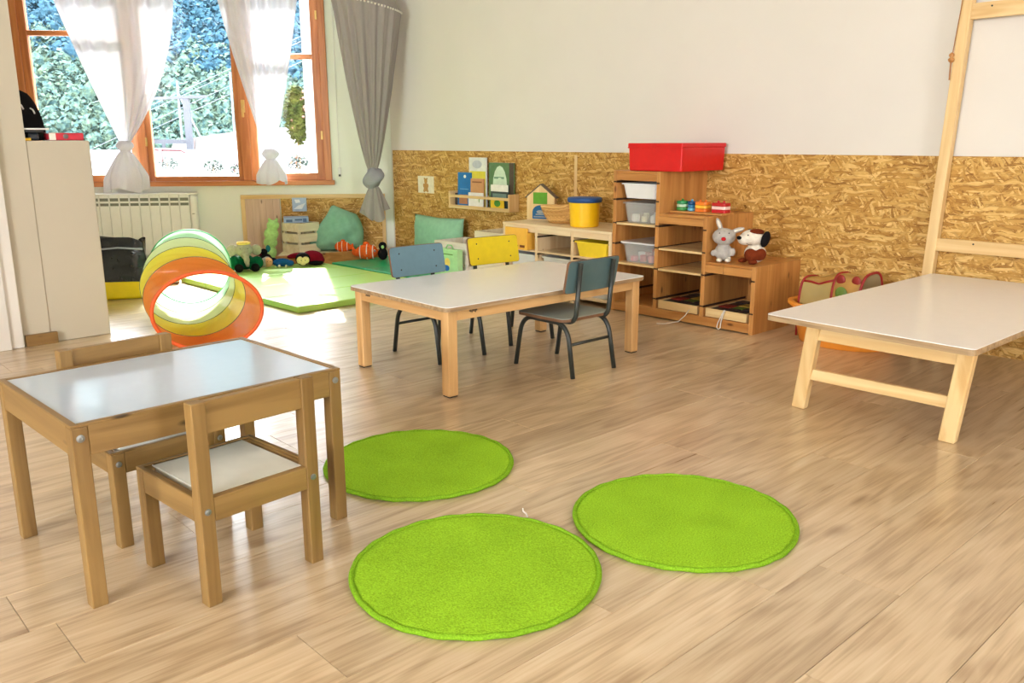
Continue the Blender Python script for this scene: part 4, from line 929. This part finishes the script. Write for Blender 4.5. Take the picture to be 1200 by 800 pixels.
sage = plain('sage_cloth', srgb(150, 198, 166), .9, var=.06, spec=.2, bmp=.3, bscale=220); pillow('cushion', 'sage green cushion leaning on the panelled wall under the bear card', (-5.42, 4.18, .045), R(-2), .66, .36, .13, sage, .06, 2)
t = thing('toy_box', 'light green printed toy box standing before the white crate', 'box', (-4.93, 3.775, .0403), R(3))
MB().box(0, .25, 0, .05, 0, .195).build('box', c('mint_box', 176, 224, 160), t, bevel=.003)
MB().ell((.14, -.0, .10), (.03, .001, .032), 16, 8).build('print', c('sun_print', 244, 214, 110), t); MB().ell((.13, -.0004, .06), (.032, .0014, .022), 16, 8).build('print', c('blue_print', 40, 110, 190), t); MB().box(.03, .2, -.0008, .0003, .155, .163).build('print', MATS['green_print'], t)
MB().tube([(.10, .025, .194), (.12, .025, .222), (.16, .025, .222), (.18, .025, .194)], .005, 8).build('handle', c('mint_handle', 140, 200, 130), t, smooth=True)

# ---- radiator
t = thing('radiator', 'white sectional radiator on the wall under the window', 'radiator', wl(-2.55, -.10, .0), WROT)
nsec = 11; sw = .875 / nsec
for k in range(nsec):
    x = k * sw; s = MB().box(x + .001, x + sw - .001, 0, .075, .06, .566).build('section', rad_m, t, bevel=.006)
    MB().box(x + .008, x + sw - .006, -.001, .002, .51, .535).box(x + .008, x + sw - .006, -.001, .002, .472, .494).build('vent_slot', slot_m, s)
MB().box(-.005, .875 + .06, -.004, .078, .556, .572).build('top_cover', rad_m, t, bevel=.008)
MB().box(.875, .93, .0, .076, .06, .557).build('end_cover', rad_m, t, bevel=.02, seg=4); MB().box(.892, .912, -.001, .001, .40, .405).build('label_plate', slot_m, t)
for x in (.02, .80): MB().box(x, x + .03, .01, .06, 0, .06).build('foot', rad_m, t)

# ---- framed panel on the window wall, and the low platform before it
t = thing('framed_wall_panel', 'pale timber frame with pinkish boards and strand board under the window', 'panel', wl(0, -.001), WROT)
FX0, FX1, FZ, NX0 = -1.275, -.068, .547, -.955
MB().box(FX0, FX1, -.022, -.0005, FZ - .034, FZ).build('top_rail', pale['x'], t, bevel=.003)
MB().box(FX0, FX0 + .034, -.022, -.0005, .0, FZ - .0345).build('post', pale['z'], t, bevel=.003); MB().box(FX1 - .03, FX1, -.022, -.0005, 0, FZ - .0345).build('post', pale['z'], t, bevel=.003)
for k in range(5):
    w = (NX0 - FX0 - .034) / 5; x = FX0 + .034 + k * w; MB().box(x + .0006, x + w - .0006, -.016, -.0005, .0, FZ - .035).build('board', pinkwood, t, bevel=.0015)
MB().box(NX0 + .008, FX1 - .0305, -.006, -.0005, .0, FZ - .035).build('osb_board', OSB, t)
t = thing('low_platform', 'low wooden platform with a front rail holding the crate and green cushion', 'platform', wl(0, 0), WROT)
PF = [(-.93, -.60), (-.11, -.235)]
MB().slab([PF[0], PF[1], (-.11, -.026), (-.93, -.026)], .0, .085).build('deck', crate_wood, t)
pa, pb = Vector((*PF[0], 0)), Vector((*PF[1], 0)); nn = Vector((.395, -.87, 0)).normalized() * .012
MB().bar(pa + nn + Vector((0, 0, .05)), pb + nn + Vector((0, 0, .05)), .022, .10).build('front_rail', lacq['x'], t, bevel=.003)
crate('pale slatted crate on the low platform beside the green cushion', wl(-.765, -.37, .0855), WROT + R(45), .215, .225, .245)

# ================================================================== TEXTILES
def drape(name, label, xa0, xa1, knot, zt, tail, n0=-.12, pl=7, amp=.022, lpow=1.0, rpow=1.0, seed=0):
    t = thing(name, label, 'curtain', wl(knot[0], n0, 0), WROT, 'white window curtains'); q = random.Random(seed); kx, kz = knot; ph = q.uniform(0, 6)
    def f(u, v):
        w = v ** 1.15                    # 0 at the rod, 1 at the knot
        l = xa0 + (kx - .035 - xa0) * w ** lpow; r = xa1 + (kx + .035 - xa1) * w ** rpow
        x = l + (r - l) * u; a = amp * (1 - .55 * w) * (1 + .3 * math.sin(9 * u + ph))
        n = a * math.sin(2 * math.pi * pl * u + .9 * math.sin(3 * u + ph)) - .012 * w
        return (x - kx, n, zt + (kz - zt) * v)
    MB().grid(f, 110, 26).build('drape', curtain_m, t, smooth=True)
    # knot: a short twisted roll
    def kf(u, v):
        a = 2 * math.pi * u; r = .05 * (.62 + .55 * math.sin(math.pi * min(1, v * 1.0)) + .10 * math.sin(4 * a + 5 * v))
        return (r * 1.15 * math.cos(a), -.012 + r * .8 * math.sin(a), kz + .03 - .085 * v)
    MB().grid(kf, 32, 12, True).build('knot', curtain_m, t, smooth=True)
    tl, tr, zb = tail
    def tf(u, v):
        a = 2 * math.pi * u; rx = .035 + ((tr - tl) / 2 - .035) * min(1, (v * 1.5)) ** .8; rn = .03 + .05 * min(1, v * 1.5) ** .8
        p = 1 + .13 * math.sin(6 * a + ph) * v + .06 * math.sin(11 * a + 2 * ph)
        return (((tl + tr) / 2 - kx) * v + rx * p * math.cos(a), -.012 + rn * p * math.sin(a), kz - .05 + (zb - kz + .05) * v + .02 * v * math.sin(3 * a + ph))
    MB().grid(tf, 64, 14, True).build('tail', curtain_m, t, smooth=True)
drape('knotted_curtain', 'white sheer curtain tied in a low knot, left of the window', -2.64, -1.64, (-2.13, .965), 2.36, (-2.31, -1.99, .60), lpow=1.0, rpow=2.0, seed=1)
drape('knotted_curtain', 'white sheer curtain tied in a low knot, right of the window', -1.36, -.67, (-.985, .895), 2.36, (-1.105, -.865, .655), lpow=1.1, rpow=1.1, seed=5)
rod = thing('curtain_rod', 'curtain rod above the window', 'rod', wl(-1.7, -.10, 2.38), WROT)
MB().tube([(-1.3, 0, 0), (1.3, 0, 0)], .012, 10).build('rod', white_pl, rod)
for x in (-1.25, 1.25): MB().box(x - .01, x + .01, 0, .099, -.012, .012).build('bracket', white_pl, rod)

t = thing('hanging_canopy', 'grey fabric canopy with white trim hanging knotted in the corner', 'canopy', wl(-.145, -.40, 0), WROT)
HR, HZ = .262, 2.022; KZ = .76
def hoop(a): return Vector((HR * math.cos(a), HR * .8 * math.sin(a), HZ - .055 * math.cos(a)))
def cf(u, v):
    a = 2 * math.pi * u; h = hoop(a); w = v ** .85
    pl = 1 + (.10 * math.sin(17 * a + .6 * math.sin(2 * a)) + .05 * math.sin(29 * a)) * (.35 + .65 * min(1, v * 2))
    s = (1 - w) ** .8 * (1 - .0) + .13 * (1 - (1 - w) ** .8)
    return (h.x * s * pl + .0, h.y * s * pl, h.z + (KZ - h.z) * v)
MB().grid(cf, 220, 30, True).build('drape', canopy_m, t, smooth=True)
MB().grid(lambda u, v: tuple(hoop(2 * math.pi * u) * (1 - v) + Vector((0, 0, 2.5)) * v) , 60, 8, True).build('roof_cone', canopy_m, t, smooth=True)
MB().tube([hoop(2 * math.pi * k / 48) for k in range(48)], .006, 6, closed=True).build('hoop', canopy_m, t, smooth=True)
pm = MB()
for k in range(64): h = hoop(2 * math.pi * k / 64); pm.ell((h.x * 1.03, h.y * 1.03, h.z - .012), (.008, .008, .008), 8, 5)
pm.build('pompom_trim', trim_m, t, smooth=True)['kind'] = 'stuff'
def kn(u, v):
    a = 2 * math.pi * u; r = .066 * (.45 + .75 * math.sin(math.pi * v) ** .8 + .13 * math.sin(3 * a + 7 * v))
    return (r * math.cos(a) + .012 * math.sin(5 * v), r * math.sin(a), KZ + .02 - .17 * v)
knotm = sheet('grey_knot', srgb(170, 170, 176), .2, 0)
MB().grid(kn, 40, 16, True).build('knot', knotm, t, smooth=True)
MB().tube([(.05 * math.cos(a) + .01, .055 * math.sin(a), KZ - .06 + .05 * math.sin(a + .8)) for a in [2 * math.pi * k / 24 for k in range(24)]], .022, 8, closed=True).build('knot_wrap', knotm, t, smooth=True)
def tl_(u, v):
    a = 2 * math.pi * u; r = .03 + .065 * v ** .7; p = 1 + .30 * math.sin(5 * a) * v + .1 * math.sin(9 * a)
    return (r * p * math.cos(a) + .005, r * p * .7 * math.sin(a), KZ - .13 - .235 * v + .05 * v * math.sin(2 * a + 1))
MB().grid(tl_, 70, 12, True).build('tail', canopy_m, t, smooth=True)
MB().tube([(0, 0, 2.49), (0, 0, CEIL)], .003, 6).build('hanging_cord', trim_m, t)

# ================================================================== SOFT TOYS AND SMALL THINGS
fur = lambda n, r, g, b: MATS.get(n) or plain(n, srgb(r, g, b), .95, spec=.1, var=.12, scale=60, bmp=.6, bscale=300, bdist=.003)
def ells(name, mat, parent, lst, voxel=.005, n=18, m=12):
    mb = MB()
    for e in lst: mb.ell(e[0], e[1], n, m, e[2] if len(e) > 2 else None)
    return mb.build(name, mat, parent, smooth=True, remesh=voxel)
def rx(a): return Matrix.Rotation(R(a), 3, 'X')
def ry(a): return Matrix.Rotation(R(a), 3, 'Y')
def rz(a): return Matrix.Rotation(R(a), 3, 'Z')
def at_cam(name, label, cat, x, y, z, turn=0): return thing(name, label, cat, (x, y, z), facecam(x, y) + R(turn))
# grey rabbit (local -y looks at the camera)
b = at_cam('plush_rabbit', 'grey plush rabbit with red nose sitting on the low step', 'soft toy', -2.585, 3.915, .3555); b.scale = (1.1, 1.1, 1.06)
grey = fur('rabbit_grey', 186, 180, 172); cream = fur('cream_fur', 232, 224, 208)
ells('body', grey, b, [((0, 0, .048), (.042, .038, .047)), ((0, -.006, .125), (.057, .046, .043)), ((0, 0, .09), (.022, .022, .03)),
    ((-.026, .0, .185), (.013, .009, .036), ry(-22)), ((.062, .0, .158), (.036, .010, .013), ry(-18)), ((-.045, -.012, .042), (.016, .014, .016)), ((.044, -.014, .05), (.014, .012, .022))], .004)
ells('ear_lining', cream, b, [((-.0265, -.0085, .186), (.008, .003, .026), ry(-22)), ((.066, -.009, .159), (.026, .003, .007), ry(-18))], .002)
ells('foot', cream, b, [((-.018, -.042, .012), (.014, .02, .011))], .003); ells('foot', cream, b, [((.022, -.04, .012), (.015, .02, .011)), ((.03, -.035, .022), (.008, .008, .008))], .003)
MB().ell((-.002, -.052, .118), (.011, .006, .010)).build('nose', fur('nose_red', 196, 40, 44), b, smooth=True)
for x in (-.022, .022): MB().ell((x, -.044, .146), (.003, .002, .003), 8, 6).build('eye', screw_m, b, smooth=True)
# white dog turned towards the rabbit
b = at_cam('plush_dog', 'white plush dog with brown patches leaning towards the grey rabbit', 'soft toy', -2.43, 3.975, .3555, -52); b.scale = (1.25, 1.25, 1.0)
white = fur('dog_white', 236, 228, 212); brown = fur('dog_brown', 118, 50, 24); black = fur('plush_black', 26, 24, 26)
ells('body', white, b, [((0, .0, .052), (.046, .046, .05)), ((-.004, -.014, .135), (.046, .055, .043)), ((0, -.055, .128), (.034, .03, .03)), ((0, 0, .095), (.025, .025, .03))], .004)
ells('haunch_patch', brown, b, [((.012, -.030, .046), (.032, .026, .036)), ((.03, .0, .05), (.02, .032, .034))], .004)
ells('head_patch', brown, b, [((.01, -.008, .164), (.028, .036, .018))], .004)
ells('ear', black, b, [((.044, .014, .13), (.012, .022, .046), ry(14))], .004); ells('ear', black, b, [((-.046, .006, .135), (.010, .02, .042), ry(-10))], .004)
MB().ell((0, -.086, .138), (.012, .009, .010)).build('nose', black, b, smooth=True)
for s in (-1, 1): MB().ell((s * .022, -.058, .153), (.0035, .003, .0035), 8, 6).build('eye', screw_m, b, smooth=True)
MB().tube([(.026, -.068, .112), (.030, -.058, .104), (.036, -.046, .104)], .0012, 6).build('mouth_stitch', screw_m, b)
ells('foot', brown, b, [((.034, -.036, .013), (.015, .022, .013))], .003); ells('foot', brown, b, [((-.034, -.036, .013), (.015, .022, .013))], .003)
def wloc(x, n): p = wl(x, n); return p.x, p.y
# elephant in green clothes
x, y = wloc(-1.10, -.93)
b = at_cam('plush_elephant', 'grey plush elephant in dark green clothes sitting on the lime mat', 'soft toy', x, y, .0403)
eg = fur('elephant_grey', 172, 166, 154); dg = fur('dark_green_cloth', 8, 92, 60)
ells('body', dg, b, [((0, .02, .06), (.075, .06, .058)), ((-.075, -.01, .06), (.04, .04, .055)), ((.085, -.01, .055), (.05, .04, .05)), ((-.05, -.06, .028), (.032, .055, .028)), ((.06, -.055, .028), (.034, .055, .028))], .006)
ells('head', eg, b, [((0, -.01, .155), (.062, .055, .055)), ((.006, -.055, .12), (.03, .03, .035)), ((.014, -.07, .085), (.022, .022, .035)), ((.018, -.072, .055), (.017, .018, .025))], .005)
ells('ear', eg, b, [((-.085, .0, .15), (.045, .012, .048), ry(10))], .005); ells('ear', eg, b, [((.088, .0, .15), (.04, .012, .044), ry(-14))], .005)
ells('foot', black, b, [((-.045, -.115, .032), (.034, .022, .032))], .005); ells('foot', black, b, [((.072, -.11, .032), (.034, .022, .032))], .005)
MB().lathe([(.048, .196), (.052, .204), (.046, .214), (.01, .216)], 20).build('cap', fur('straw_yellow', 230, 198, 110), b, smooth=True)
for s in (-1, 1): MB().ell((s * .026, -.057, .168), (.0035, .003, .0035), 8, 6).build('eye', screw_m, b, smooth=True)
# small doll lying on the mat
x, y = wloc(-.90, -.80)
b = at_cam('lying_doll', 'small blue-clothed doll lying on the mat between elephant and ladybird', 'doll', x, y, .0403, 8)
ells('body', fur('doll_blue', 30, 90, 150), b, [((.05, 0, .034), (.07, .035, .032)), ((.11, -.005, .026), (.035, .03, .024)), ((.02, -.03, .022), (.02, .03, .018))], .005)
ells('head', fur('doll_skin', 226, 168, 126), b, [((-.05, -.005, .042), (.034, .034, .038))], .004); ells('hood', eg, b, [((-.078, .004, .042), (.026, .034, .036)), ((-.055, .022, .05), (.034, .024, .034))], .004)
ells('hand', cream, b, [((.022, -.058, .014), (.012, .012, .012))], .003); ells('hand', cream, b, [((.075, -.05, .012), (.010, .010, .010))], .003)
for dx in (-.012, .012): MB().ell((-.05 + dx, -.037, .05), (.003, .002, .003), 8, 6).build('eye', screw_m, b, smooth=True)
# ladybird
x, y = wloc(-.66, -.70)
b = at_cam('plush_ladybird', 'dark red plush ladybird with pale heart-shaped face on the lime mat', 'soft toy', x, y, .0403)
maroon = fur('maroon_fur', 128, 16, 36)
ells('body', maroon, b, [((.03, .02, .055), (.09, .075, .055)), ((.075, .01, .035), (.055, .06, .034))], .006)
ells('wing', maroon, b, [((-.09, .05, .07), (.075, .03, .022), ry(-8))], .005)
ells('head', black, b, [((-.04, -.055, .055), (.058, .04, .052)), ((.06, -.03, .02), (.06, .04, .02))], .005)
ells('face', fur('face_cream', 234, 212, 160), b, [((-.062, -.088, .05), (.026, .014, .030), ry(24)), ((-.018, -.09, .05), (.028, .014, .028), ry(-18)), ((-.04, -.092, .026), (.022, .012, .018))], .003)
for dx in (-.052, -.022): MB().ell((dx, -.104, .05), (.004, .003, .004), 8, 6).build('eye', screw_m, b, smooth=True)
# dark plush heap behind, and green roll leaning on the crate
x, y = wloc(-.99, -.68)
b = at_cam('dark_plush', 'small black plush toy lying before the slatted crate', 'soft toy', x, y, .0403)
ells('body', black, b, [((0, 0, .05), (.05, .035, .045)), ((.05, .01, .03), (.04, .03, .028))], .005); ells('arm', fur('wine_fur', 96, 20, 34), b, [((-.05, -.01, .09), (.028, .018, .014))], .004); ells('head', black, b, [((-.01, .0, .105), (.03, .026, .026))], .004)
x, y = wloc(-1.01, -.24)
b = at_cam('green_caterpillar', 'upright light green plush roll leaning beside the slatted crate', 'soft toy', x, y, .0); b.scale = (1.3, 1.1, 1.0)
lg_ = fur('lime_fur', 176, 224, 140)
ells('body', lg_, b, [((0, 0, .03), (.036, .036, .035)), ((-.008, 0, .09), (.04, .04, .05)), ((-.004, 0, .17), (.044, .04, .05)), ((.004, 0, .24), (.046, .04, .055)), ((.018, 0, .31), (.04, .036, .045))], .006); ells('feeler', lg_, b, [((.0, 0, .352), (.012, .012, .02), ry(-20))], .004); ells('feeler', lg_, b, [((.04, 0, .35), (.012, .012, .02), ry(20))], .004)
ells('blue_foot', fur('teal_fur', 40, 120, 130), b, [((-.022, -.03, .12), (.016, .012, .035))], .004)
# striped fish
def fish(label, x, y, z, L, turn):
    b = at_cam('plush_fish', label, 'soft toy', x, y, z, turn); o = fur('fish_orange', 234, 100, 40); w = fur('fish_white', 244, 226, 212); H = L * .30
    ells('body', o, b, [((0, 0, H), (L * .46, L * .2, H)), ((L * .2, 0, H * 1.0), (L * .24, L * .2, H * .86)), ((-L * .42, 0, H * .9), (L * .14, L * .1, H * .5))], .004)
    for s, sc in ((-.26, .86), (.02, 1.02), (.26, .93)):
        ring = [(L * s, L * .2 * sc * math.cos(a) * 1.02, H + H * sc * math.sin(a) * .98) for a in [2 * math.pi * k / 28 for k in range(28)]]
        MB().tube(ring, L * .022, 6, closed=True).build('white_stripe', w, b, smooth=True)
    ells('dorsal_fin', o, b, [((-.02 * L, 0, H * 2.05), (L * .14, L * .03, H * .34))], .003); ells('tail_fin', o, b, [((-L * .54, 0, H * 1.1), (L * .07, L * .03, H * .55))], .003); ells('side_fin', o, b, [((.0, -L * .2, H * .6), (L * .1, L * .03, H * .28), ry(25))], .003)
    MB().ell((L * .34, -L * .155, H * 1.2), (L * .05, L * .02, L * .05), 12, 8).build('eye_white', w, b, smooth=True); MB().ell((L * .35, -L * .172, H * 1.2), (L * .028, L * .012, L * .03), 10, 6).build('pupil', screw_m, b, smooth=True)
x, y = wloc(-.215, -.45); fish('larger orange striped plush fish on the emerald mat', x, y, .0415, .205, -12)
x, y = wloc(-.42, -.31); fish('smaller orange striped plush fish on the platform by the cushion', x, y, .0865, .15, 170)
x, y = wloc(-.085, -.50)
b = at_cam('black_green_plush', 'small black plush with a green dot beside the larger fish', 'soft toy', x, y, .0403); ells('body', black, b, [((0, 0, .05), (.04, .035, .05)), ((0, 0, .115), (.034, .03, .034))], .005); MB().ell((.0, -.032, .11), (.012, .006, .014)).build('green_dot', lg_, b, smooth=True)
# big green cushion on the platform
gc = plain('green_cloth', srgb(132, 182, 154), .9, var=.06, spec=.2, bmp=.3, bscale=220)
def sack(s_):
    def f(u, v):
        xl = -.225 + .05 * v + .13 * v * v - .02 * math.sin(6 * v); xr_ = .20 + .025 * math.sin(3.1 * v) - .035 * v ** 4
        a, b = u * 2 - 1, v * 2 - 1; e = (max(0, 1 - abs(a) ** 3) * max(0, 1 - abs(b) ** 3)) ** .5
        top = .375 - .085 * max(0, u - .12) ** .9 - .05 * max(0, .12 - u)
        wr = .16 * math.sin(5 * a - 4 * b + 1) * math.sin(3 * b + 2) + .12 * math.sin(9 * b + 3 * a * a + .5) * (1 - v) + .06 * math.sin(13 * a + 7 * b)
        return (xl + (xr_ - xl) * u, s_ * .105 * e * (1 + wr) + .05 * v, top * v)
    return f
o = MB().grid(sack(-1), 36, 32).grid(sack(1), 36, 32).build('cushion', gc, smooth=True, loc=wl(-.475, -.185, .0865)); o.rotation_euler.z = WROT; tag(o, 'large rumpled green cushion on the platform by the slatted crate', 'cushion')
# game box and card on the crate
p = wl(-.80, -.215, .3312); g = thing('game_box', 'pale blue patterned box lying on top of the slatted crate', 'box', p, WROT + R(8)); MB().box(-.10, .10, -.07, .07, 0, .045).build('box', c('game_blue', 150, 172, 206), g, bevel=.003)
m = MB()
for dx, dz, w_, h_ in ((-.08, .008, .05, .02), (-.01, .018, .06, .014), (.055, .006, .03, .03)): m.box(dx, dx + w_, -.0708, -.0699, dz, dz + h_)
m.build('pattern', c('game_navy', 70, 96, 140), g)
p = wl(-.79, -.022, .405); g = thing('picture_card', 'blue and white picture card on the strand board above the crate', 'card', p, WROT); MB().box(-.06, .06, -.003, 0, 0, .115).build('card', c('card_blue', 176, 196, 222), g); MB().prism([(-.05, .02), (.02, .02), (.05, .07), (-.01, .05)], -.0038, -.003).prism([(-.03, .07), (.01, .075), (.0, .1), (-.04, .1)], -.0038, -.003).build('drawing', c('card_white', 236, 240, 246), g)
# black and yellow bag
x, y = -5.76, 1.87
t = at_cam('vinyl_bag', 'glossy black bag with yellow base beside the half-height wall', 'bag', x, y, 0, -8)
gl = plain('black_vinyl', (.012, .014, .018), .14, bmp=.5, bscale=14, bdist=.02); yv = plain('yellow_vinyl', srgb(250, 214, 20), .35, var=.03)
MB().hexa([(-.16, -.09, 0), (.155, -.09, 0), (.155, .09, 0), (-.16, .09, 0)], [(-.165, -.085, .155), (.15, -.085, .125), (.15, .085, .125), (-.165, .085, .155)]).build('base', yv, t, bevel=.02, seg=4)
def bag(u, v):
    a = 2 * math.pi * u; cx, sx = math.cos(a), math.sin(a); e = .35; q = lambda w, k: math.copysign(abs(w) ** k, w)
    rr = 1 - .06 * v + .05 * math.sin(5 * a + 6 * v) * v
    return (-.005 + .165 * q(cx, e) * rr, (.09 * (1 - .55 * v)) * q(sx, e) * rr, .115 + .26 * v - .012 * cx + .02 * math.sin(3 * a) * v)
MB().grid(bag, 60, 16, True).build('body', gl, t, smooth=True)
MB().add([bag(k / 60, 1) for k in range(60)], [tuple(range(60))]).build('flap', gl, t)
MB().tube([(-.15, -.092, .325), (0, -.1, .335), (.145, -.088, .32)], .006, 6).build('strap', plain('grey_strap', srgb(150, 156, 170), .3), t, smooth=True)
# wipes pack seen through the tunnel
x, y = wloc(-1.62, -1.22); t = at_cam('wipes_pack', 'pink and white soft pack on the floor beyond the tunnel', 'pack', x, y, 0, -6)
MB().box(-.11, .11, -.05, .05, 0, .085).build('pack', c('pack_pink', 226, 120, 116), t, bevel=.02, seg=4); MB().box(.0, .105, -.0512, -.049, .008, .078).build('label', c('pack_white', 240, 236, 214), t, bevel=.004); MB().ell((.055, -.051, .045), (.028, .0016, .022)).build('label_print', c('pack_teal', 60, 120, 110), t)
# things on the half-height wall
xx = -4.80
t = thing('cloth_cap', 'black cap-like cloth thing with white hooks on the half-height wall', 'cap', (xx - .06, 1.20, .996), R(90))
def capf(u, v):
    a = 2 * math.pi * u; r = math.sqrt(max(0, 1 - v ** 2.4)); return (.085 * r * math.cos(a) - .02 * v, .06 * r * math.sin(a), .0 + .245 * v)
MB().grid(capf, 28, 14, True).build('cloth', black, t, smooth=True)
for dx, z in ((-.03, .15), (.018, .13)): MB().tube([(dx - .01, -.058, z + .025), (dx, -.062, z + .018), (dx + .008, -.062, z - .002)], .004, 6).build('hook', white_pl, t, smooth=True)
t = thing('lid_tray', 'flat pale tray with dark rim lying on the half-height wall', 'tray', (xx + .07, 1.19, .996), 0); 
MB().slab(rounded(-.05, .04, -.05, .065, .01), .050, .058).build('tray', white_pl, t, bevel=.002); MB().slab(rounded(-.048, .038, -.048, .04, .01), .038, .0495).build('rim', screw_m, t, bevel=.002); MB().box(-.03, .02, -.03, .02, .0, .038).build('jar', plain('dark_jar', srgb(30, 40, 50), .3), t, bevel=.01); MB().box(.021, .03, -.045, -.02, 0, .012).build('yellow_bit', yel_pl, t)
t = thing('red_case', 'small red case with round grey latch on the half-height wall', 'case', (xx + .065, 1.325, .996), 0)
MB().box(-.05, .04, -.075, .085, 0, .036).build('case', plain('case_red', srgb(206, 44, 62), .4), t, bevel=.006); MB().lathe([(.012, 0), (.012, .003), (.007, .0035)], 18).build('latch', plain('latch_grey', srgb(120, 110, 110), .3, .5), t).matrix_local = Matrix.Translation((.041, -.0, .019)) @ Matrix.Rotation(R(90), 4, 'Y')
MB().box(.0, .0405, -.0745, -.045, .002, .034).build('white_label', paper, t)
# orange basket with a clear toy bag behind the wall table
t = thing('orange_basket', 'orange plastic oval basket on the floor behind the wall table', 'basket', (-1.93, 4.02, 0), R(4))
om = plain('orange_plastic', srgb(240, 150, 50), .4, var=.03)
pf = [(.78, 0), (.80, .004), (.97, .17), (1.06, .185), (1.06, .20), (.95, .20), (.93, .17), (.77, .01)]
MB().lathe(pf, 48, sx=.275, sy=.20).build('tub', om, t, smooth=True)
for s in (1,): MB().tube([(s * .285, -.05, .18), (s * .315, -.035, .165), (s * .32, 0, .16), (s * .315, .035, .165), (s * .285, .05, .18)], .010, 8).build('handle', om, t, smooth=True)
t = thing('clear_toy_bag', 'clear vinyl toy bag with red piping standing in the orange basket', 'bag', (-1.985, 4.05, .012), R(-8))
vin = clear('clear_vinyl', (.62, .50, .28), .42, .07); redp = plain('red_piping', srgb(150, 30, 30), .5)
def arch(u, v):   # loaf-shaped bag: u along, v over the arch
    a = math.pi * v; w = 1 + .03 * math.sin(7 * v + 9 * u)
    return (-.165 + .33 * u, -.10 * math.copysign(abs(math.cos(a)) ** .6, math.cos(a)) * w, .0 + (.30 + .05 * u) * math.sin(a) ** .45 * w)
MB().grid(arch, 16, 24).build('vinyl_cover', plain('tan_vinyl', srgb(176, 132, 66), .3, var=.15, scale=14), t, smooth=True, solid=.002)
for uu in (0, 1): MB().add([arch(uu, k / 23) for k in range(24)], [tuple(range(24))]).build('clear_end', vin, t, solid=.002)
for uu in (0, .55, 1): MB().tube([arch(uu, k / 23) for k in range(24)], .007, 8).build('piping', redp, t, smooth=True)
MB().tube([arch(.0, .30), arch(.14, .31), arch(.28, .29), arch(.40, .31), arch(.55, .30)], .006, 8).build('piping', redp, t, smooth=True)
wv = []
for i in range(9):
    for j in range(7): p0 = arch(.03 + .49 * i / 8, .06 + .22 * j / 6); wv.append((p0[0], p0[1] - .003, p0[2]))
MB().add(wv, [(i * 7 + j, i * 7 + j + 1, (i + 1) * 7 + j + 1, (i + 1) * 7 + j) for i in range(8) for j in range(6)]).build('window', clear('glossy_window', (.72, .60, .25), .5, .05), t, smooth=True)
for uu, v0, rr, mt in ((.66, .30, .026, MATS['puzzle_red']), (.90, .32, .026, MATS['puzzle_red']), (.72, .16, .034, MATS['puzzle_green'])):
    p0 = Vector(arch(uu, v0)); MB().ell(p0 + Vector((0, -.004, 0)), (rr, .007, rr), 14, 8).build('printed_patch', mt, t, smooth=True)
for k, (dx, dz, r_, mt) in enumerate(((-.085, .05, .042, yel_pl), (.0, .05, .040, MATS['puzzle_green']), (.085, .05, .042, lg_), (-.045, .125, .036, c('tan_cover', 0, 0, 0)), (.045, .125, .036, MATS['puzzle_red']), (.07, .195, .030, c('tan_cover', 0, 0, 0)), (-.07, .20, .032, yel_pl))):
    o = MB().ell((0, 0, 0), (r_, r_ * .8, r_), 12, 8).build('play_ball', mt, smooth=True); o.location = Matrix.Translation((-1.985, 4.05, .012)) @ (Matrix.Rotation(R(-10), 3, 'Z') @ Vector((dx, .01, dz)))
    tag(o, ['yellow toy low on the left in the clear bag', 'green toy low in the middle of the clear bag', 'lime toy low on the right in the clear bag', 'tan toy in the middle of the clear bag', 'red toy on the upper right of the clear bag', 'tan toy at the top right of the clear bag', 'yellow toy at the top left of the clear bag'][k], 'toy', 'toys in the clear bag')
